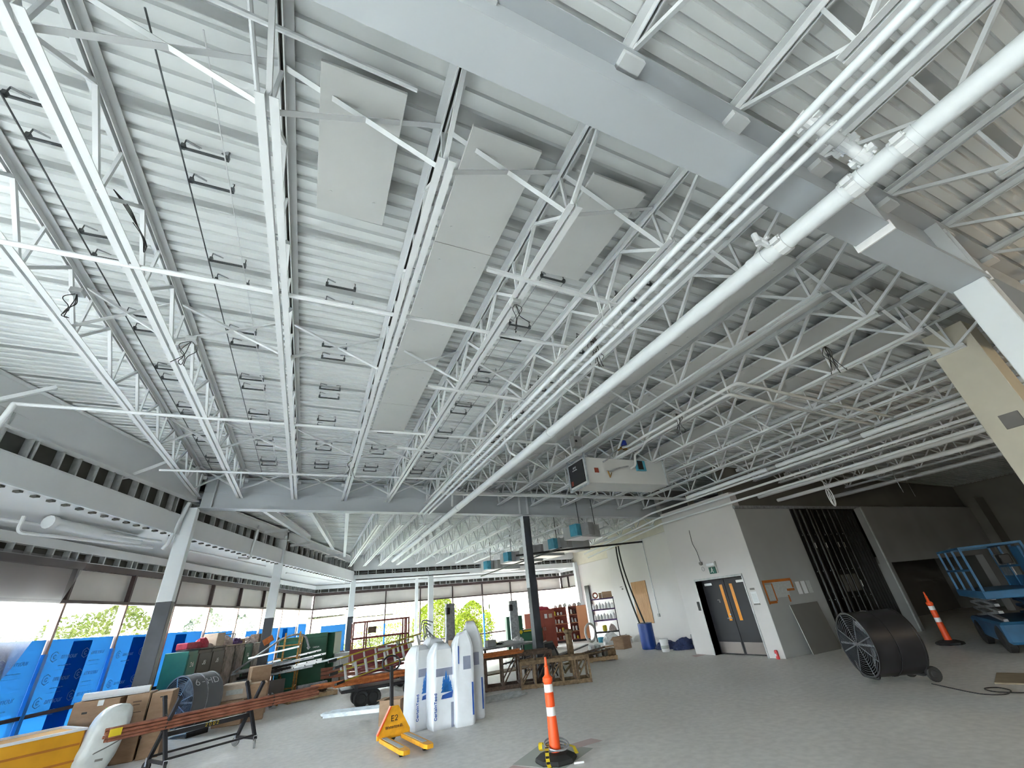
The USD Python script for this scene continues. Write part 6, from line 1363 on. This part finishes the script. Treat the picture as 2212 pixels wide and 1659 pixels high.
# on the white wall
n_w = np.array([-.9914, .1313]); 
def wallp(y, z, off=0.): x = 13.52 + (y - 12.3) * .1324; return np.array([x + n_w[0] * off, y + n_w[1] * off, z])
WR = -math.pi / 2 - .1316                         # artwork turned to face the room from that wall
def onwall(m, y, z, off=.01): return mv(upright(m), wallp(y, z, off), WR)
solid('plywood_sheet', mv(cbox(1.28, .02, 1.72), wallp(17.28, 1.62, .02), WR), 'plywood', 'orange-brown plywood sheet fixed to the white wall', 'plywood')
r = thing('wall_conduit', 'thin grey conduit running down the white wall to a small socket box', 'conduit', wallp(16.15, 1.0, .02)); part(r, 'pipe', cyl((0, 0, .08), (0, 0, 3.2), .012, 8), 'galvanized'); part(r, 'socket_box', cbox(.08, .12, .12, (0, 0, 0), .008, True), 'pail_grey')
r = thing('wall_conduit', 'thin grey conduit running from the arrow sign to the fire alarm pulls', 'conduit', wallp(13.75, 1.2, .02)); part(r, 'pipe', cyl((0, 0, .1), (0, 0, 2.45), .011, 8), 'galvanized'); part(r, 'alarm_pull', cbox(.06, .11, .14, (0, -.02, 1.38), .008, True), 'red_plastic', 'red alarm pull'); part(r, 'alarm_pull', cbox(.07, .16, .18, (0, 0, -.02), .02, True), 'red_cloth', 'red fire alarm call point')
solid('wall_notice', join(mv(box(.26, .004, .03), wallp(18.9, 2.36, .006), WR), mv(box(.16, .004, .08), wallp(18.8, 2.26, .006), WR)), 'print_grey', 'small grey notice left of the hoses on the pier', 'notice')
def running_man(w=.30, h=.18, arrow=False):
    ms = []
    ms.append(ext([(.02 * math.cos(t), .06 + .02 * math.sin(t)) for t in np.linspace(0, 6.28, 12, False)], .003))
    for a, b, wd in (((0, .04), (-.015, -.01), .035), ((-.015, -.01), (.03, -.035), .02), ((.03, -.035), (.03, -.075), .018), ((-.015, -.01), (-.045, -.045), .02), ((-.045, -.045), (-.075, -.045), .018), ((0, .03), (.045, .015), .014), ((0, .03), (-.04, .01), .014)): ms.append(bar((*a, .0015), (*b, .0015), wd, .003))
    return join(*ms)
r = thing('exit_sign', 'green running-man sign with an arrow hung at the top of the white wall', 'exit sign', (12.6, 12.75, 3.42), -.95)
part(r, 'box', cbox(.46, .05, .24, (0, 0, 0), .006, True), 'paper_tint'); part(r, 'face', box(.43, .004, .21, (0, -.027, .12)), 'sign_green'); part(r, 'figure', mv(upright(mv(running_man(), (-.09, 0, 0))), (0, -.03, .12)), 'print_white')
part(r, 'arrow', mv(upright(join(bar((.02, 0, 0), (.15, 0, 0), .022, .003), bar((.15, 0, 0), (.10, .05, 0), .022, .003), bar((.15, 0, 0), (.10, -.05, 0), .022, .003))), (0, -.03, .12)), 'print_white', 'white arrow'); part(r, 'stem', cyl((0, 0, .24), (0, 0, .55), .012, 6), 'white_paint')
# on the door bulkhead, x = 11.95
BX = 11.95
def onbulk(m, y, z, off=.004): return mv(upright(m), (BX - off, y, z), -math.pi / 2)
r = thing('exit_sign', 'green running-man sign over the black double door', 'exit sign', (BX - .03, 10.72, 2.24), -math.pi / 2)
part(r, 'face', cbox(.26, .03, .20, (0, 0, .02), .004, True), 'sign_green'); part(r, 'figure', mv(upright(running_man()), (0, -.018, .12)), 'print_white'); part(r, 'lamp_bar', cbox(.34, .06, .10, (-.02, 0, .24), .02, True), 'paper_white'); part(r, 'side_panel', box(.02, .05, .34, (.19, .0, .2)), 'stud_metal')
r = thing('wall_camera', 'small dome camera with a dangling cable above the black door', 'camera', (BX - .03, 11.12, 2.5)); part(r, 'dome', lathe([(0, -.05), (.05, -.03), (.06, 0), (.06, .05), (0, .06)], 14, (0, 0, .10)), 'print_grey'); part(r, 'cable', tube(smooth_path(np.array([(0, 0, .15), (0, .02, .5), (0, .12, .75), (.01, .1, 1.2)]), .2), .008, 6), 'conduit_black'); part(r, 'ring_bracket', ring(.06, .010, 16, 5, (0, -.02, -.06), 'x'), 'satin_steel')
solid('room_sign', onbulk(box(.16, .05, .003), 9.52, 1.72), 'print_grey', 'small grey plate right of the black door', 'sign')
r = thing('wall_paper', 'sheet of white paper taped right of the black door', 'paper', (BX - .005, 9.52, 1.34)); part(r, 'sheet', box(.003, .20, .30, (0, 0, .16)), 'paper_white'); part(r, 'text_lines', join(*[box(.004, .15, .008, (-.001, 0, .06 + .035 * k)) for k in range(6)]), 'paper_tint'); part(r, 'pen_tray', box(.02, .2, .03, (-.006, 0, -.02)), 'print_grey')
solid('safety_placard', onbulk(box(.11, .26, .004), 11.74, 1.37), 'print_black', 'black placard left of the black door', 'placard')
r = thing('extinguisher_can', 'small red canister on the floor at the wall corner', 'canister', (BX - .10, 9.36, 0)); part(r, 'body', lathe([(0, 0), (.042, 0), (.045, .01), (.045, .19), (.03, .21), (0, .21)], 16), 'red_plastic', smooth=40); part(r, 'label', box(.003, .05, .06, (-.045, .01, .1)), 'paper_white')
# grey wall: drawings
GY = 9.195
r = thing('drawing_board', 'drawings pinned inside an orange taped frame on the grey wall', 'notice board', (12.68, GY, 1.30))
part(r, 'drawing', box(.28, .004, .40, (-.44, -.004, .28)), 'paper_tint'); part(r, 'drawing', box(.62, .004, .42, (.06, -.004, .34)), 'paper_tint'); part(r, 'drawing', box(.34, .004, .30, (.42, -.003, .42)), 'paper_tint')
for q in ((box(.06, .005, .56, (-.62, -.006, .27))), (box(1.28, .005, .07, (0, -.006, .57))), (box(.34, .005, .06, (-.46, -.006, .03))), (box(.06, .005, .22, (.63, -.006, .46))), (box(.34, .005, .06, (.48, -.006, .30))), (box(.06, .005, .18, (.29, -.006, .08))), (box(.05, .005, .46, (-.27, -.006, .28)))): part(r, 'tape_strip', q, 'tape_orange', 'orange tape')
for k, x in enumerate((13.56, 13.82, 14.07)): solid('wall_paper', box(.19, .004, .34, (x, GY - .004, 1.62)), 'paper_white' if k < 2 else 'paper_tint', f'sheet of paper on the grey wall, {("left", "middle", "right")[k]} of three beside the drawings', 'paper', 'three sheets beside the drawings')
r = thing('leaning_board', 'grey drywall board leaning against the grey wall', 'board', (13.45, 9.0, 0), 0); part(r, 'board', mv(cbox(1.28, .016, 1.22, (0, 0, 0), .002, True), (0, 0, 0), rx=-.13), 'wall_raw'); part(r, 'paper_edge', mv(box(.006, .02, 1.22, (-.643, 0, .61)), rx=-.13), 'paper_tint')
# rack wall: black pipes standing upright
for k in range(14):
    x = 14.66 + .17 * k + rng.uniform(-.03, .03); y = 9.16 - (.10 if k % 2 else 0) - (.08 if k < 5 else 0)
    q = thing('upright_pipe', f'black pipe standing upright against the dark wall, {ORD[k]} from the left', 'pipe', (x, y, 0), group='black pipes standing at the dark wall'); part(q, 'tube', cyl((0, 0, 0), (0, .0, 3.94 - .05 * (k % 3)), .045 if k < 6 else .03, 10), 'conduit_black', smooth=40); 
    if k in (1, 5, 9, 12): part(q, 'tag', box(.05, .004, .16, (0, -.05, 2.75)), 'paper_white', 'white tag')
    if k == 11: part(q, 'tag', box(.05, .004, .2, (0, -.035, 1.55)), 'paper_white', 'white tag')
    for z in (1.2, 2.0, 3.1): part(q, 'bracket', box(.10, .02, .03, (0, .03, z)), 'galv_dull')
r = thing('black_panelling', 'black ribbed panelling behind the upright pipes', 'panelling', (14.62, 9.27, 0))
for k in range(22): part(r, 'slat', box(.15, .03, 4.0, (.09 + .17 * k, 0, 2.0)), 'fan_black')
solid('electrical_panel', cbox(.95, .06, .5, (16.3, 9.2, 1.35), .006, True), 'wall_raw', 'grey electrical panel on the black panelling', 'electrical panel')
# black drum fan
r, cz = drum_fan('drum_fan', 'large black drum fan on wheels standing before the dark wall', (10.15, 5.72, 0), math.atan2(.50, -.87), .53, .85, .10, 'fan_black', wire='guard_dark', bandm='fan_black')
for s in (-1, 1): part(r, 'wheel', lathe([(0, -.03), (.05, -.03), (.06, -.02), (.105, -.03), (.12, -.015), (.12, .015), (.105, .03), (.06, .02), (.05, .03), (0, .03)], 22, (-.50, s * .30, .12), 'y'), 'black_rubber', smooth=40); part(r, 'wheel_arm', bar((-.50, s * .26, .12), (-.40, s * .30, .34), .04), 'satin_steel')
part(r, 'axle_plate', box(.06, .54, .13, (-.46, 0, .13)), 'print_grey')
def on_drum(m, th0, x, R=.538):
    v = m[0]; th = th0 + v[:, 1] / R; return np.stack([x + v[:, 0], (R + v[:, 2]) * np.cos(th), cz + (R + v[:, 2]) * np.sin(th)], 1), m[1]
def patch(w, h): 
    m = trimesh.creation.box([w, h, .002]); m = m.subdivide().subdivide(); return np.array(m.vertices), np.array(m.faces)
s_ = part(r, 'name_label', on_drum(patch(.74, .15), 2.06, .02), 'paper_white', 'white label with a blue emblem')
part(s_, 'emblem', on_drum(patch(.12, .11), 2.06, .30, .5405), 'bag_blue'); part(s_, 'lettering', on_drum(mv(text('SUREFLOW', .065, .001), (0, -.03, .0), rz=math.pi), 2.06, -.08, .5405), 'label_green') if False else part(s_, 'lettering', on_drum(join(*[mv(patch(.03 + .02 * (k % 3), .05), (.16 - .07 * k, 0, 0)) for k in range(7)]), 2.06, -.02, .5405), 'label_green', 'pale green lettering strip')
part(r, 'warning_label', on_drum(patch(.10, .13), 2.95, .36), 'label_yellow', 'yellow warning label')
r = thing('power_cable', 'thin dark power cable snaking from the black fan across the floor', 'cable', (10.2, 5.2, 0)); cp = np.array([(10.2, 5.2), (9.95, 4.8), (9.8, 4.55), (9.7, 4.3), (9.85, 4.1), (10.2, 4.15), (10.35, 4.4), (10.15, 4.5), (9.95, 4.3), (10.1, 3.9), (10.5, 3.8), (10.9, 3.9)]); part(r, 'cable', tube(np.array([(x - 10.2, y - 5.2, .01) for x, y in smooth_path(cp, .3)]), .008, 6), 'conduit_black')
solid('floor_board', mv(cbox(1.0, .55, .02, (0, 0, 0), .004, True), (11.2, 4.4, 0), .3), 'dusty_floor_board', 'tan board lying on the floor at the right edge', 'board')
r = delineator('dim orange delineator post in front of the dark passage', (15.4, 7.0, 0), 0); scaled(r, 1.22)
# blue scissor lift
r = thing('scissor_lift', 'dusty blue scissor lift at the right edge before the dark passage', 'scissor lift', (15.2, 5.4, 0), .55)
part(r, 'base', cbox(2.5, 1.15, .42, (0, 0, .18), .05, True), 'lift_blue'); part(r, 'deck', cbox(2.5, 1.1, .16, (0, 0, 1.05), .015, True), 'lift_blue'); part(r, 'battery_tray', cbox(1.3, .16, .30, (-.2, -.62, .22), .02, True), 'galv_dull')
for x0, x1 in ((-1.05, 1.05), (1.05, -1.05)):
    for z0, z1 in ((.62, .78), (.78, .92), (.92, 1.05)): part(r, 'scissor_arm', bar((x0, -.40, z0), (x1, -.40, z1), .08, .05), 'lift_blue'); part(r, 'scissor_arm', bar((x0, .4, z0), (x1, .4, z1), .08, .05), 'galv_dull')
for s in (-1, 1):
    for x in (-1.2, -.4, .4, 1.2): part(r, 'rail_post', bar((x, s * .52, 1.2), (x, s * .52, 2.12), .045), 'lift_blue')
    for z in (1.65, 2.12): part(r, 'rail', bar((-1.22, s * .52, z), (1.22, s * .52, z), .045), 'lift_blue')
for x in (-1.2, 1.2): part(r, 'end_rail', bar((x, -.52, 2.12), (x, .52, 2.12), .045), 'lift_blue')
part(r, 'toe_board', box(2.44, .02, .24, (0, -.53, 1.32)), 'lift_blue'); part(r, 'control_panel', cbox(.6, .06, .55, (-.75, -.50, 1.50), .02, True), 'lift_blue'); part(r, 'control_box', cbox(.3, .2, .22, (.2, -.45, 1.7), .02, True), 'print_black'); part(r, 'mesh_panel', box(.9, .02, .5, (.75, -.52, 1.68)), 'galv_dull'); part(r, 'document_box', box(.28, .02, .2, (.5, -.56, 1.18)), 'paper_white')
for x in (-.85, .85):
    for s in (-1, 1): part(r, 'wheel', lathe([(0, -.09), (.20, -.09), (.26, -.06), (.26, .06), (.20, .09), (0, .09)], 24, (x, s * .52, .26), 'y'), 'tyre_white' if (x < 0 and s < 0) else 'black_rubber')
part(r, 'pothole_guard', box(1.0, .04, .14, (0, -.56, .14)), 'galv_dull')
# the work lamp standing out of the picture on the right that warms the ceiling there
r = thing('work_lamp', 'tripod work lamp with a warm globe, out of the picture on the right', 'lamp', (10.2, -1.6, 0))
part(r, 'pole', cyl((0, 0, .3), (0, 0, 3.45), .02, 8), 'black_steel')
for k in range(3): part(r, 'leg', bar((0, 0, .7), (.45 * math.cos(2.1 * k), .45 * math.sin(2.1 * k), 0), .025), 'black_steel')
part(r, 'socket', lathe([(0, 3.43), (.05, 3.43), (.06, 3.49), (0, 3.49)], 14), 'black_steel')
